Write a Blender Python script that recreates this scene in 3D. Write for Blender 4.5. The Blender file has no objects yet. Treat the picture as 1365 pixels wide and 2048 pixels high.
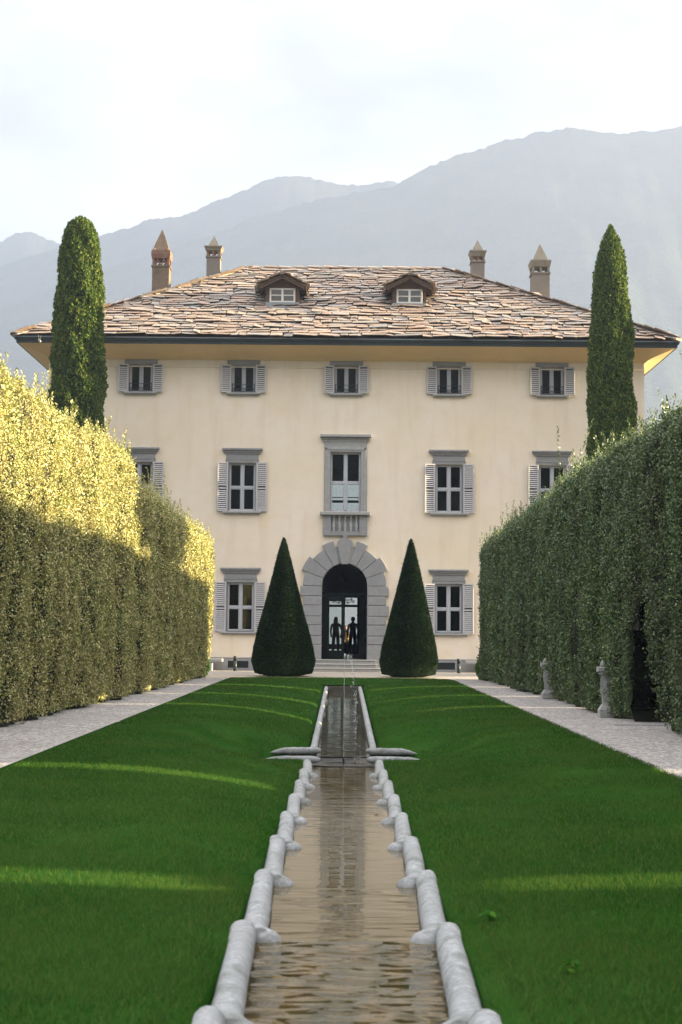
import bpy, math, random
import numpy as np
from mathutils import Vector, Matrix
R = math.radians
sc = bpy.context.scene
col = sc.collection
random.seed(7)
rng = np.random.default_rng(11)

# ------------------------------------------------------------------ camera
cd = bpy.data.cameras.new('camera'); cam = bpy.data.objects.new('camera', cd); col.objects.link(cam)
cd.sensor_fit = 'VERTICAL'; cd.sensor_height = 36; cd.lens = 50; cd.clip_start = .1; cd.clip_end = 12000
cam.location = (0, 0, 1.5)
cam.matrix_world = (Matrix.Translation((0, 0, 1.5)) @ Matrix.Rotation(R(.11), 4, 'Z') @
                    Matrix.Rotation(R(90 + 4.84), 4, 'X') @ Matrix.Rotation(R(.5), 4, 'Z'))
cd.dof.use_dof = True; cd.dof.focus_distance = 46; cd.dof.aperture_fstop = 4.5
sc.camera = cam
# ------------------------------------------------------------------ sky, sun, exposure
SUN_EL, SUN_AZ = 9.0, 0.4          # sun low on the right; azimuth measured from +X towards +Y
sdir = Vector((math.cos(R(SUN_EL)) * math.cos(R(SUN_AZ)), math.cos(R(SUN_EL)) * math.sin(R(SUN_AZ)), math.sin(R(SUN_EL))))
w = bpy.data.worlds.new('World'); sc.world = w; w.use_nodes = True
nt = w.node_tree; nt.nodes.clear()
wo = nt.nodes.new('ShaderNodeOutputWorld'); bg = nt.nodes.new('ShaderNodeBackground')
sky = nt.nodes.new('ShaderNodeTexSky'); sky.sky_type = 'NISHITA'; sky.sun_disc = False
sky.sun_elevation = R(SUN_EL); sky.sun_rotation = R(90 - SUN_AZ); sky.air_density = 1.0; sky.dust_density = 1.5
SKY_STRENGTH = .10
bg.inputs[1].default_value = SKY_STRENGTH
tc = nt.nodes.new('ShaderNodeTexCoord'); mp = nt.nodes.new('ShaderNodeMapping')
mp.inputs['Scale'].default_value = (1.0, 1.0, 2.2)
mp.inputs['Location'].default_value = (.35, .2, .15)
n1 = nt.nodes.new('ShaderNodeTexNoise'); n1.inputs['Scale'].default_value = 3.2; n1.inputs['Detail'].default_value = 7; n1.inputs['Roughness'].default_value = .52
nt.links.new(tc.outputs['Generated'], mp.inputs[0]); nt.links.new(mp.outputs[0], n1.inputs[0])
cr = nt.nodes.new('ShaderNodeValToRGB'); cr.color_ramp.elements[0].position = .40; cr.color_ramp.elements[1].position = .66
cr.color_ramp.elements[0].color = (.50, .50, .50, 1); cr.color_ramp.elements[1].color = (1, 1, 1, 1)
nt.links.new(n1.outputs[0], cr.inputs[0])
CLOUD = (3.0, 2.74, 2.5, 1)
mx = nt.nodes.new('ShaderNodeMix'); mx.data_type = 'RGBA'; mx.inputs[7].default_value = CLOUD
nt.links.new(cr.outputs[0], mx.inputs[0]); nt.links.new(sky.outputs[0], mx.inputs[6])
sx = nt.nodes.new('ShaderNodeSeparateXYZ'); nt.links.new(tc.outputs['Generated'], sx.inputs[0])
mr = nt.nodes.new('ShaderNodeMapRange'); mr.inputs[1].default_value = .42; mr.inputs[2].default_value = .72; mr.inputs[3].default_value = 1.0; mr.inputs[4].default_value = 3.0   # overhead sky, out of view, boosted as added fill light
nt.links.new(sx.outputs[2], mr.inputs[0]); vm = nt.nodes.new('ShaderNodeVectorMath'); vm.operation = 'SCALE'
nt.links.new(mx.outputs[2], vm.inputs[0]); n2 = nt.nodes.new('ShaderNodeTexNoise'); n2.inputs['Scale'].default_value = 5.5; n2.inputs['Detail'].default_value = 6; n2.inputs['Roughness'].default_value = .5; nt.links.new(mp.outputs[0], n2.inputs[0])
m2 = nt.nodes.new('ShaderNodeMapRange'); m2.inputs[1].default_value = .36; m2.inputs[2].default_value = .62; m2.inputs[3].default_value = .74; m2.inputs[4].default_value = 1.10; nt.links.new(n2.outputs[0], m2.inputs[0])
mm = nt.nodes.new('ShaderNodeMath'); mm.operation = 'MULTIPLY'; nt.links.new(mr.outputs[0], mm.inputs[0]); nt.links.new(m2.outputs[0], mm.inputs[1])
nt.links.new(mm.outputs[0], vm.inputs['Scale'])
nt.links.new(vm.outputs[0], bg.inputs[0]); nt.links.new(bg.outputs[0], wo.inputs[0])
sl = bpy.data.lights.new('sun', 'SUN'); so = bpy.data.objects.new('sun', sl); col.objects.link(so)
sl.energy = 5.0; sl.angle = R(.5); sl.color = (1, .80, .48)
so.rotation_euler = sdir.to_track_quat('Z', 'Y').to_euler()
vs = sc.view_settings; vs.view_transform = 'Standard'; vs.look = 'None'; vs.gamma = 1; vs.exposure = 2.56
sc.cycles.max_bounces = 6; sc.cycles.diffuse_bounces = 3; sc.cycles.volume_bounces = 1
sc.cycles.transparent_max_bounces = 12; sc.cycles.use_denoising = True
sc.cycles.sample_clamp_indirect = 6

# ------------------------------------------------------------------ node helpers
class NT:
    def __init__(s, name):
        s.m = bpy.data.materials.new(name); s.m.use_nodes = True; s.t = s.m.node_tree
        s.b = s.t.nodes['Principled BSDF']; s.out = s.t.nodes['Material Output']
    def n(s, k, **kw):
        o = s.t.nodes.new('ShaderNode' + k)
        for a, v in kw.items():
            if a in o.inputs: o.inputs[a].default_value = v
            else: setattr(o, a, v)
        return o
    def l(s, a, b): s.t.links.new(a, b)
    def obj(s, scale=(1, 1, 1)):
        c = s.n('TexCoord'); m = s.n('Mapping'); m.inputs['Scale'].default_value = scale
        s.l(c.outputs['Object'], m.inputs[0]); return m.outputs[0]
    def noise(s, vec, scale, detail=4, rough=.5):
        o = s.n('TexNoise'); o.inputs['Scale'].default_value = scale; o.inputs['Detail'].default_value = detail
        o.inputs['Roughness'].default_value = rough
        if vec: s.l(vec, o.inputs['Vector'])
        return o.outputs[0]
    def ramp(s, fac, stops, interp='LINEAR'):
        o = s.n('ValToRGB'); o.color_ramp.interpolation = interp; e = o.color_ramp.elements
        while len(e) < len(stops): e.new(.5)
        for i, (p, c) in enumerate(stops):
            e[i].position = p; e[i].color = (*c, 1) if len(c) == 3 else c
        s.l(fac, o.inputs[0]); return o.outputs[0]
    def mix(s, fac, a, b, mode='MIX'):
        o = s.n('Mix'); o.data_type = 'RGBA'; o.blend_type = mode
        for i, v in ((0, fac), (6, a), (7, b)):
            if isinstance(v, (int, float)): o.inputs[i].default_value = v
            elif isinstance(v, tuple): o.inputs[i].default_value = (*v, 1)
            else: s.l(v, o.inputs[i])
        return o.outputs[2]
    def bump(s, h, strength, dist):
        o = s.n('Bump'); o.inputs['Strength'].default_value = strength; o.inputs['Distance'].default_value = dist
        s.l(h, o.inputs['Height']); s.l(o.outputs[0], s.b.inputs['Normal']); return o
    def base(s, v):
        if isinstance(v, tuple): s.b.inputs['Base Color'].default_value = (*v, 1)
        else: s.l(v, s.b.inputs['Base Color'])
    def rough(s, v): s.b.inputs['Roughness'].default_value = v
    def spec(s, v): s.b.inputs['Specular IOR Level'].default_value = v

def plain(name, c, rough=.6, var=.15, scale=6, metal=0, spec=.4):
    t = NT(name); v = t.obj(); n = t.noise(v, scale, 5)
    t.base(t.mix(n, tuple(x * (1 - var) for x in c), tuple(min(1, x * (1 + var)) for x in c)))
    t.rough(rough); t.b.inputs['Metallic'].default_value = metal; t.spec(spec); t.bump(t.noise(v, scale * 8, 4), .15, .01)
    return t.m

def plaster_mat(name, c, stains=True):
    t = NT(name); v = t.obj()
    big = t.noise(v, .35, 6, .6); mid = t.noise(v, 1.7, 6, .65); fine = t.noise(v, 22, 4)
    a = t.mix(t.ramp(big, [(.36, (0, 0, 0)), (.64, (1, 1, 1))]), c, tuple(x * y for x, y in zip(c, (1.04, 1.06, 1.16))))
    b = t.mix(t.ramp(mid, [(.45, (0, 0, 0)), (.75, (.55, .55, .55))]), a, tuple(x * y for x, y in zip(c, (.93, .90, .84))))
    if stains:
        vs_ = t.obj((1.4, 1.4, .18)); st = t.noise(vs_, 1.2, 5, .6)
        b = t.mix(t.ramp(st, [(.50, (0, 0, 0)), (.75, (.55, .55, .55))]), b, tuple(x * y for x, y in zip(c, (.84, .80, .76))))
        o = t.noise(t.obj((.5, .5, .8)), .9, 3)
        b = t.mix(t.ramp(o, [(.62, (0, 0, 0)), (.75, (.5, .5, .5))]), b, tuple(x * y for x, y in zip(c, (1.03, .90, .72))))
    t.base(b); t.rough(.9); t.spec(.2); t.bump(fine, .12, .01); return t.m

def stone_mat(name, c, speck=.5, lichen=None, scale=1.0, bump=.4):
    t = NT(name); v = t.obj()
    f = t.noise(v, 55 * scale, 3, .7); m = t.noise(v, 5 * scale, 6, .6)
    a = t.mix(t.ramp(f, [(.35, (0, 0, 0)), (.65, (1, 1, 1))]), tuple(x * (1 - speck * .5) for x in c), tuple(x * (1 + speck * .35) for x in c))
    a = t.mix(t.ramp(m, [(.3, (0, 0, 0)), (.7, (1, 1, 1))]), a, tuple(x * y for x, y in zip(c, (.8, .8, .78))))
    if lichen:
        l = t.noise(v, 9 * scale, 6, .7); a = t.mix(t.ramp(l, [(.5, (0, 0, 0)), (.66, (.9, .9, .9))]), a, lichen)
    t.base(a); t.rough(.88); t.spec(.25); t.bump(t.noise(v, 30 * scale, 6, .7), bump, .015); return t.m

def leaf_mat(name, cols, trans=.25, rough=.55, spec=.35, patch=None):
    t = NT(name); g = t.n('NewGeometry')
    c = t.ramp(g.outputs['Random Per Island'], cols)
    if patch:
        v = t.obj(); c = t.mix(t.ramp(t.noise(v, patch[0], 3), [(.4, (0, 0, 0)), (.65, (.8, .8, .8))]), c, t.mix(.55, c, patch[1]))
    t.base(c); t.rough(rough); t.spec(spec)
    tr = t.n('BsdfTranslucent'); t.l(c, tr.inputs[0]); ms = t.n('MixShader'); ms.inputs[0].default_value = trans
    t.l(t.b.outputs[0], ms.inputs[1]); t.l(tr.outputs[0], ms.inputs[2]); t.l(ms.outputs[0], t.out.inputs[0])
    return t.m

M = {}
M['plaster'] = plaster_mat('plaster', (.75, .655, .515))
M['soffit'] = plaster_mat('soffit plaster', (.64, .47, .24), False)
M['stone'] = stone_mat('grey granite', (.295, .30, .315))
M['stone_pale'] = stone_mat('pale granite', (.37, .375, .38))
M['rill_stone'] = stone_mat('rill edging granite', (.32, .335, .35), .75, (.15, .165, .15), .5, 1.0)
M['step'] = stone_mat('step stone', (.33, .335, .34))
M['shutter'] = plain('grey painted shutter', (.46, .45, .46), .55, .05)
M['louvre_shade'] = plain('louvre gaps painted as shade', (.10, .10, .10), .8, .1)  # dark grey plate; shade between the louvres is put into its colour
M['frame'] = plain('pale grey window frame', (.40, .42, .46), .45, .04)
M['white_frame'] = plain('white window frame', (.62, .62, .60), .5, .04)
M['iron'] = plain('dark iron', (.02, .028, .03), .45, .2, 10, .3)
M['gutter'] = plain('dark green painted metal', (.022, .035, .038), .4, .15, 3)
M['gutter_rim'] = plain('zinc rim', (.20, .22, .24), .4, .15, 3, .3)
M['wood'] = plain('weathered brown timber', (.085, .052, .035), .75, .4, 9)
M['door_paint'] = plain('dark green door paint', (.005, .009, .008), .5, .2, 9, 0, .12)
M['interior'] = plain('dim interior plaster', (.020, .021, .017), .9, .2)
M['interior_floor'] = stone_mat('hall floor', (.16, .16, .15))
M['brick'] = stone_mat('old brick', (.20, .11, .08), .5, (.19, .15, .12), .5, .6)
M['render_grey'] = stone_mat('weathered chimney render', (.20, .18, .16), .35, (.17, .15, .13), .3, .5)
M['render_brown'] = stone_mat('weathered brown chimney render', (.18, .135, .10), .4, (.10, .08, .06), .35, .6)
M['cap_lichen'] = stone_mat('lichened cap', (.22, .20, .17), .4, (.13, .12, .06), .5, .6)
M['lead'] = plain('lead flashing', (.24, .27, .29), .5, .12, 3, .2)
M['skin'] = plain('skin', (.28, .17, .125), .5, .05)
M['cloth_black'] = plain('black cloth', (.012, .012, .014), .9, .3)
M['cloth_green'] = plain('dark green cloth', (.012, .022, .02), .9, .3)
M['cloth_red'] = plain('burgundy cloth', (.12, .012, .02), .9, .3)
M['hair'] = plain('dark hair', (.012, .009, .008), .6, .3)
M['fur'] = plain('golden curly fur', (.17, .11, .045), .9, .35, 30)
M['soil'] = plain('soil', (.05, .04, .03), .95, .4, 4)

def glass_mat():
    t = NT('window glass'); gl = t.n('BsdfGlossy'); gl.inputs['Roughness'].default_value = .01; gl.inputs[0].default_value = (1, 1, 1, 1)
    tr = t.n('BsdfTransparent'); tr.inputs[0].default_value = (.85, .9, .88, 1)
    fr = t.n('Fresnel'); fr.inputs[0].default_value = 1.7
    v = t.obj(); b = t.n('Bump'); b.inputs['Strength'].default_value = .06; b.inputs['Distance'].default_value = .02
    t.l(t.noise(v, 2.2, 2), b.inputs['Height']); t.l(b.outputs[0], gl.inputs['Normal'])
    ms = t.n('MixShader'); t.l(fr.outputs[0], ms.inputs[0]); t.l(tr.outputs[0], ms.inputs[1]); t.l(gl.outputs[0], ms.inputs[2])
    t.l(ms.outputs[0], t.out.inputs[0]); return t.m
M['glass'] = glass_mat()

def slab_mat():
    t = NT('stone roof slabs'); g = t.n('NewGeometry'); v = t.obj()
    r = g.outputs['Random Per Island']
    c = t.ramp(r, [(0, (.29, .20, .15)), (.16, (.38, .31, .25)), (.32, (.34, .24, .185)), (.5, (.31, .29, .275)), (.66, (.39, .28, .215)), (.82, (.23, .22, .21)), (1, (.43, .365, .30))])
    c = t.mix(t.ramp(t.noise(v, 3, 6, .7), [(.35, (0, 0, 0)), (.7, (.7, .7, .7))]), c, t.mix(.5, c, (.16, .14, .115)))
    c = t.mix(t.ramp(t.noise(v, 14, 4, .7), [(.55, (0, 0, 0)), (.72, (.7, .7, .7))]), c, (.34, .31, .25))
    t.base(c); t.rough(.85); t.spec(.3); t.bump(t.noise(v, 12, 6, .7), .6, .03); return t.m
M['slab'] = slab_mat()

def gravel_mat(name, c, sc_=38):
    t = NT(name); v = t.obj()
    vo = t.n('TexVoronoi'); vo.inputs['Scale'].default_value = sc_; t.l(v, vo.inputs['Vector'])
    vo2 = t.n('TexVoronoi'); vo2.inputs['Scale'].default_value = sc_ * .42; t.l(v, vo2.inputs['Vector'])
    k = t.ramp(vo.outputs['Color'], [(.1, tuple(x * .2 for x in c)), (.5, c), (.9, tuple(min(1, x * 2.1) for x in c))])
    k2 = t.ramp(vo2.outputs['Color'], [(.1, tuple(x * .62 for x in c)), (.9, tuple(min(1, x * 1.35) for x in c))])
    k = t.mix(.45, k, k2)
    k = t.mix(t.ramp(t.noise(v, .8, 5), [(.35, (0, 0, 0)), (.7, (.7, .7, .7))]), k, t.mix(.8, k, tuple(x * .8 for x in c)))
    k = t.mix(t.ramp(t.noise(v, 3.3, 5, .7), [(.66, (0, 0, 0)), (.78, (.4, .4, .4))]), k, (.07, .06, .045))
    t.base(k); t.rough(.9); t.spec(.25); t.bump(vo.outputs['Distance'], .8, .02); return t.m
M['gravel'] = gravel_mat('grey gravel', (.32, .305, .295), 24)
M['forecourt'] = gravel_mat('pale fine gravel', (.42, .385, .34), 60)

def grass_base():
    t = NT('lawn turf'); v = t.obj()
    c = t.mix(t.noise(v, 60, 4, .7), (.008, .040, .005), (.020, .075, .008))
    c = t.mix(t.ramp(t.noise(v, .9, 5, .6), [(.35, (0, 0, 0)), (.7, (.8, .8, .8))]), c, (.036, .095, .018))
    t.base(c); t.rough(1); t.spec(0); t.bump(t.noise(v, 90, 3, .7), .6, .03); return t.m
M['turf'] = grass_base()
M['grass'] = leaf_mat('grass blade', [(0, (.018, .066, .010)), (.5, (.038, .112, .020)), (.9, (.095, .160, .036)), (1, (.16, .18, .04))], .42, .9, .0, (.8, (.10, .150, .035)))
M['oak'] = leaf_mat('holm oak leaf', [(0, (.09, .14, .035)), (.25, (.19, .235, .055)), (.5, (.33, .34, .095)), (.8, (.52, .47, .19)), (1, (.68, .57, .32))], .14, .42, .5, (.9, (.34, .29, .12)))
M['oak_core'] = plain('holm oak twigs darkened as shade', (.018, .020, .011), .95, .4, 8)  # twig colour darkened so hollows and the arch gap look shaded
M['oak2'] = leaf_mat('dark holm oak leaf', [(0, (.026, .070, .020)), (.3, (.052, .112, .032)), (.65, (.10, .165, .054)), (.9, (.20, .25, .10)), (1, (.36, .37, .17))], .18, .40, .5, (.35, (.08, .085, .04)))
M['cypress'] = leaf_mat('cypress spray', [(0, (.022, .058, .010)), (.4, (.060, .115, .018)), (.75, (.12, .175, .030)), (1, (.24, .27, .07))], .25, .75, .1)
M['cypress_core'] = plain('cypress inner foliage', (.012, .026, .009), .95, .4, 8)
M['yew'] = leaf_mat('yew needle spray', [(0, (.003, .010, .002)), (.5, (.008, .026, .004)), (.85, (.020, .052, .009)), (1, (.05, .09, .02))], .1, .6, .2)
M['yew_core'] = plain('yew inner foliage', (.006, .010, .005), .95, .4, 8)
M['shrub'] = leaf_mat('bright shrub leaf', [(0, (.02, .08, .01)), (.5, (.04, .14, .015)), (1, (.09, .21, .025))], .3, .8, .05)
M['bark'] = plain('bark', (.08, .06, .045), .9, .4, 12)
M['plume'] = plain('bird plumage', (.6, .57, .52), .8, .2)
M['plume_dark'] = plain('dark bird plumage', (.03, .03, .035), .8, .2)
M['autumn'] = plain('fallen leaf brown', (.12, .05, .02), .7, .2)

def water_mat(name, c1, c2, amp, sx=1.3, sy=5.5, ior=1.40):
    t = NT(name); v = t.obj((5, 1.4, 1)); c = t.mix(t.ramp(t.noise(v, 1.3, 5, .65), [(.35, (0, 0, 0)), (.68, (1, 1, 1))]), c1, c2)
    t.base(c); t.rough(.012); t.b.inputs['IOR'].default_value = ior; t.spec(.5)
    mpv = t.obj((sx, sy, 1)); a = t.noise(mpv, 1.0, 1.5, .4); a.node.inputs['Distortion'].default_value = .8; b2 = t.noise(t.obj((sx * 2.6, sy * 2.6, 1)), 1.0, 0)
    m = t.n('Math'); m.operation = 'MULTIPLY_ADD'; m.inputs[1].default_value = .25
    t.l(b2, m.inputs[0]); t.l(a, m.inputs[2]); t.bump(m.outputs[0], min(1, amp), .05 if amp <= 1 else .05 * amp)
    return t.m
M['water'] = water_mat('rill water', (.085, .070, .040), (.12, .095, .055), .07)
M['water_near'] = water_mat('rill water rippled', (.040, .036, .011), (.115, .075, .026), 2.8, 2.6, 5.0, 1.34)
M['water_step'] = water_mat('rill water beyond the first step', (.075, .062, .034), (.115, .09, .05), .14, 1.6, 5.5, 1.40)
M['water_fall'] = water_mat('fountain basin water', (.05, .05, .045), (.10, .10, .095), 1.0)
M['water_upper'] = water_mat('upper rill water', (.05, .05, .035), (.08, .075, .05), .10)
M['rill_bed'] = stone_mat('wet rill bed', (.09, .085, .07), .5, (.04, .045, .02), 1, .5)
def lake_mat():
    t = NT('lake water'); v = t.obj((.03, .12, 1)); t.base((.03, .06, .06)); t.rough(.12); t.bump(t.noise(v, 4, 6, .6), .8, 1.2); return t.m
M['lake'] = lake_mat()
def jet_mat():
    t = NT('falling water'); t.base((.85, .87, .9)); t.rough(.15); t.b.inputs['Transmission Weight'].default_value = .55; t.b.inputs['IOR'].default_value = 1.33; return t.m
M['jet'] = jet_mat()
def hill_mat(name, c1, c2, s):
    t = NT(name); v = t.obj(); k = t.mix(t.ramp(t.noise(v, s, 8, .7), [(.35, (0, 0, 0)), (.65, (1, 1, 1))]), c1, c2)
    t.base(k); t.rough(1); t.spec(0); t.bump(t.noise(v, s * 5, 6, .7), 1, 8); return t.m
M['mountain'] = hill_mat('wooded mountain', (.02, .035, .02), (.055, .065, .04), .012)
M['hill'] = hill_mat('wooded hill', (.02, .035, .012), (.07, .08, .03), .35)
M['ground'] = hill_mat('rough ground', (.03, .05, .015), (.05, .06, .025), .5)

# ------------------------------------------------------------------ mesh helpers
def link(name, me, mat=None, parent=None, loc=None):
    o = bpy.data.objects.new(name, me); col.objects.link(o)
    if mat is not None and not me.materials: me.materials.append(mat)
    if parent is not None: o.parent = parent
    if loc is not None: o.location = loc
    return o
def npmesh(name, V, Q, smooth=False):
    V = np.asarray(V, np.float32); Q = np.asarray(Q, np.int32); k = Q.shape[1]
    me = bpy.data.meshes.new(name); me.vertices.add(len(V)); me.vertices.foreach_set('co', V.ravel())
    me.loops.add(Q.size); me.loops.foreach_set('vertex_index', Q.ravel())
    me.polygons.add(len(Q)); me.polygons.foreach_set('loop_start', np.arange(0, Q.size, k, dtype=np.int32))
    me.update(calc_edges=True)
    if smooth: me.polygons.foreach_set('use_smooth', np.ones(len(Q), bool))
    return me
class MB:
    def __init__(s): s.v = []; s.f = []
    def add(s, vs_, fs):
        b = len(s.v); s.v += [tuple(v) for v in vs_]; s.f += [tuple(b + i for i in f) for f in fs]; return s
    def box(s, x0, x1, y0, y1, z0, z1, ch=0):
        if ch:   # chamfer on the -Y face
            vs_ = [(x0, y1, z0), (x1, y1, z0), (x1, y1, z1), (x0, y1, z1), (x0, y0 + ch, z0), (x1, y0 + ch, z0), (x1, y0 + ch, z1), (x0, y0 + ch, z1),
                   (x0 + ch, y0, z0 + ch), (x1 - ch, y0, z0 + ch), (x1 - ch, y0, z1 - ch), (x0 + ch, y0, z1 - ch)]
            return s.add(vs_, [(0, 3, 2, 1), (0, 1, 5, 4), (1, 2, 6, 5), (2, 3, 7, 6), (3, 0, 4, 7), (4, 5, 9, 8), (5, 6, 10, 9), (6, 7, 11, 10), (7, 4, 8, 11), (8, 9, 10, 11)])
        vs_ = [(x0, y0, z0), (x1, y0, z0), (x1, y1, z0), (x0, y1, z0), (x0, y0, z1), (x1, y0, z1), (x1, y1, z1), (x0, y1, z1)]
        return s.add(vs_, [(0, 3, 2, 1), (4, 5, 6, 7), (0, 1, 5, 4), (1, 2, 6, 5), (2, 3, 7, 6), (3, 0, 4, 7)])
    def extr(s, poly, y0, y1):   # polygon in XZ extruded in Y
        n = len(poly); vs_ = [(x, y0, z) for x, z in poly] + [(x, y1, z) for x, z in poly]
        return s.add(vs_, [tuple(range(n)), tuple(range(2 * n - 1, n - 1, -1))] + [(i, i + n, (i + 1) % n + n, (i + 1) % n) for i in range(n)])
    def extrx(s, poly, x0, x1):  # polygon in YZ extruded in X
        n = len(poly); vs_ = [(x0, y, z) for y, z in poly] + [(x1, y, z) for y, z in poly]
        return s.add(vs_, [tuple(range(n)), tuple(range(2 * n - 1, n - 1, -1))] + [(i, i + n, (i + 1) % n + n, (i + 1) % n) for i in range(n)])
    def lathe(s, prof, c=(0, 0, 0), n=12, sq=False):
        rows = []
        for r, z in prof:
            b = len(s.v)
            for i in range(n):
                a = 2 * math.pi * (i + (.5 if sq else 0)) / n; rr = r * (math.sqrt(2) if sq and n == 4 else 1)
                s.v.append((c[0] + rr * math.cos(a), c[1] + rr * math.sin(a), c[2] + z))
            rows.append(b)
        for a, b in zip(rows, rows[1:]):
            for i in range(n): s.f.append((a + i, a + (i + 1) % n, b + (i + 1) % n, b + i))
        s.f.append(tuple(rows[-1] + i for i in range(n))); s.f.append(tuple(rows[0] + n - 1 - i for i in range(n)))
        return s
    def tube(s, pts, rad, n=8):
        pts = [Vector(p) for p in pts]; rows = []
        if not hasattr(rad, '__len__'): rad = [rad] * len(pts)
        for i, p in enumerate(pts):
            d = (pts[min(i + 1, len(pts) - 1)] - pts[max(i - 1, 0)]).normalized()
            u = d.cross(Vector((0, 0, 1)) if abs(d.z) < .9 else Vector((1, 0, 0))).normalized(); v = d.cross(u)
            b = len(s.v); rows.append(b)
            for k in range(n):
                a = 2 * math.pi * k / n; q = p + (u * math.cos(a) + v * math.sin(a)) * rad[i]; s.v.append(tuple(q))
        for a, b in zip(rows, rows[1:]):
            for i in range(n): s.f.append((a + i, a + (i + 1) % n, b + (i + 1) % n, b + i))
        s.f.append(tuple(rows[-1] + i for i in range(n))); s.f.append(tuple(rows[0] + n - 1 - i for i in range(n)))
        return s
    def ell(s, c, r, n=10, m=7):
        prof = [(math.sin(math.pi * (i + .02) / (m + .04)), -math.cos(math.pi * (i + .02) / (m + .04))) for i in range(m + 1)]
        b0 = len(s.v); s.lathe(prof, (0, 0, 0), n)
        for i in range(b0, len(s.v)):
            x, y, z = s.v[i]; s.v[i] = (c[0] + x * r[0], c[1] + y * r[1], c[2] + z * r[2])
        return s
    def mesh(s, name, smooth=False):
        me = bpy.data.meshes.new(name); me.from_pydata(s.v, [], s.f); me.update()
        if smooth: me.polygons.foreach_set('use_smooth', np.ones(len(s.f), bool))
        return me
    def build(s, name, mat, parent=None, smooth=False, loc=None):
        return link(name, s.mesh(name, smooth), mat, parent, loc)
def tag(o, label=None, cat=None, group=None, kind=None):
    for k, v in (('label', label), ('category', cat), ('group', group), ('kind', kind)):
        if v: o[k] = v
    return o
def empty(name, loc, label, cat, group=None):
    o = bpy.data.objects.new(name, None); col.objects.link(o); o.location = loc; o.empty_display_size = .2
    return tag(o, label, cat, group)
def struct(o): o['kind'] = 'structure'; return o

def unit(a): return a / (np.linalg.norm(a, axis=1, keepdims=True) + 1e-9)
def leafcloud(P, N, L, Wd, out=.6, up=.2, rnd=.7, jit=0.0):
    """rhombic leaves at points P with outward normals N -> verts, quads"""
    n = len(P); D = unit(N * out + np.array([0, 0, up]) + rng.normal(0, rnd, (n, 3)))
    A = unit(np.cross(D, rng.normal(0, 1, (n, 3)) + N * .0))
    L = (np.asarray(L) * rng.uniform(.7, 1.3, n))[:, None]; Wd = (np.asarray(Wd) * rng.uniform(.7, 1.3, n))[:, None]
    P = P + rng.normal(0, 1, (n, 3)) * jit
    B = np.cross(D, A)
    V = np.stack([P - D * L * .5, P + A * Wd * .5 - D * L * .05 + B * L * .06, P + D * L * .5, P - A * Wd * .5 - D * L * .05 + B * L * .06], 1).reshape(-1, 3)
    return V, np.arange(4 * n).reshape(n, 4)
def flatleaf(P, N, L, Wd, tilt=.5):
    """leaves lying mostly in the surface (facing N)"""
    n = len(P); F = unit(N + rng.normal(0, tilt, (n, 3))); D = unit(np.cross(F, rng.normal(0, 1, (n, 3)))); A = np.cross(F, D)
    L = (np.asarray(L) * rng.uniform(.7, 1.3, n))[:, None]; Wd = (np.asarray(Wd) * rng.uniform(.7, 1.3, n))[:, None]
    V = np.stack([P - D * L * .5, P + A * Wd * .5 + F * L * .08, P + D * L * .5, P - A * Wd * .5 + F * L * .08], 1).reshape(-1, 3)
    return V, np.arange(4 * n).reshape(n, 4)
def vcat(*vq):
    V, Q, b = [], [], 0
    for v, q in vq: V.append(v); Q.append(q + b); b += len(v)
    return np.concatenate(V), np.concatenate(Q)
def snoise(*xs, seed=0, oct=4):
    """cheap smooth noise from summed sines, about -1..1"""
    r = np.random.default_rng(seed); o = 0; amp = 1; tot = 0
    for k in range(oct):
        for _ in range(3):
            ph = r.uniform(0, 6.28); fr = r.normal(0, 1, len(xs)) * (2 ** k)
            o = o + amp * np.sin(sum(f * x for f, x in zip(fr, xs)) + ph)
        tot += amp * 1.8; amp *= .6
    return o / tot

# ------------------------------------------------------------------ ground, lawn, rill profile
def zc(Y):      # top of the rill's stone edging along the garden
    return np.interp(Y, [-20, 5.9, 22.1, 23.6, 43, 46.2, 60], [0, 0, -.437, -.43, -.12, 0, 0])
def lawn_z(X, Y):
    t = np.clip((3.6 - np.abs(X)) / 3.02, 0, 1.0)
    z = zc(Y) * t ** 2.4 - .055 * np.clip((.72 - np.abs(X - .03)) / .10, 0, 1)
    wg = np.exp(-(np.clip(np.abs(Y - 22.5) - .9, 0, 9) / 1.3) ** 2) * np.clip((2.3 - np.abs(X)) / 1.1, 0, 1)
    return z * (1 - wg) + np.minimum(z, -.47) * wg
mb = MB().add([(-400, -300, -.06), (400, -300, -.06), (400, 78, -.06), (-400, 78, -.06), (-400, 79, -4), (400, 79, -4)], [])
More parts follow.
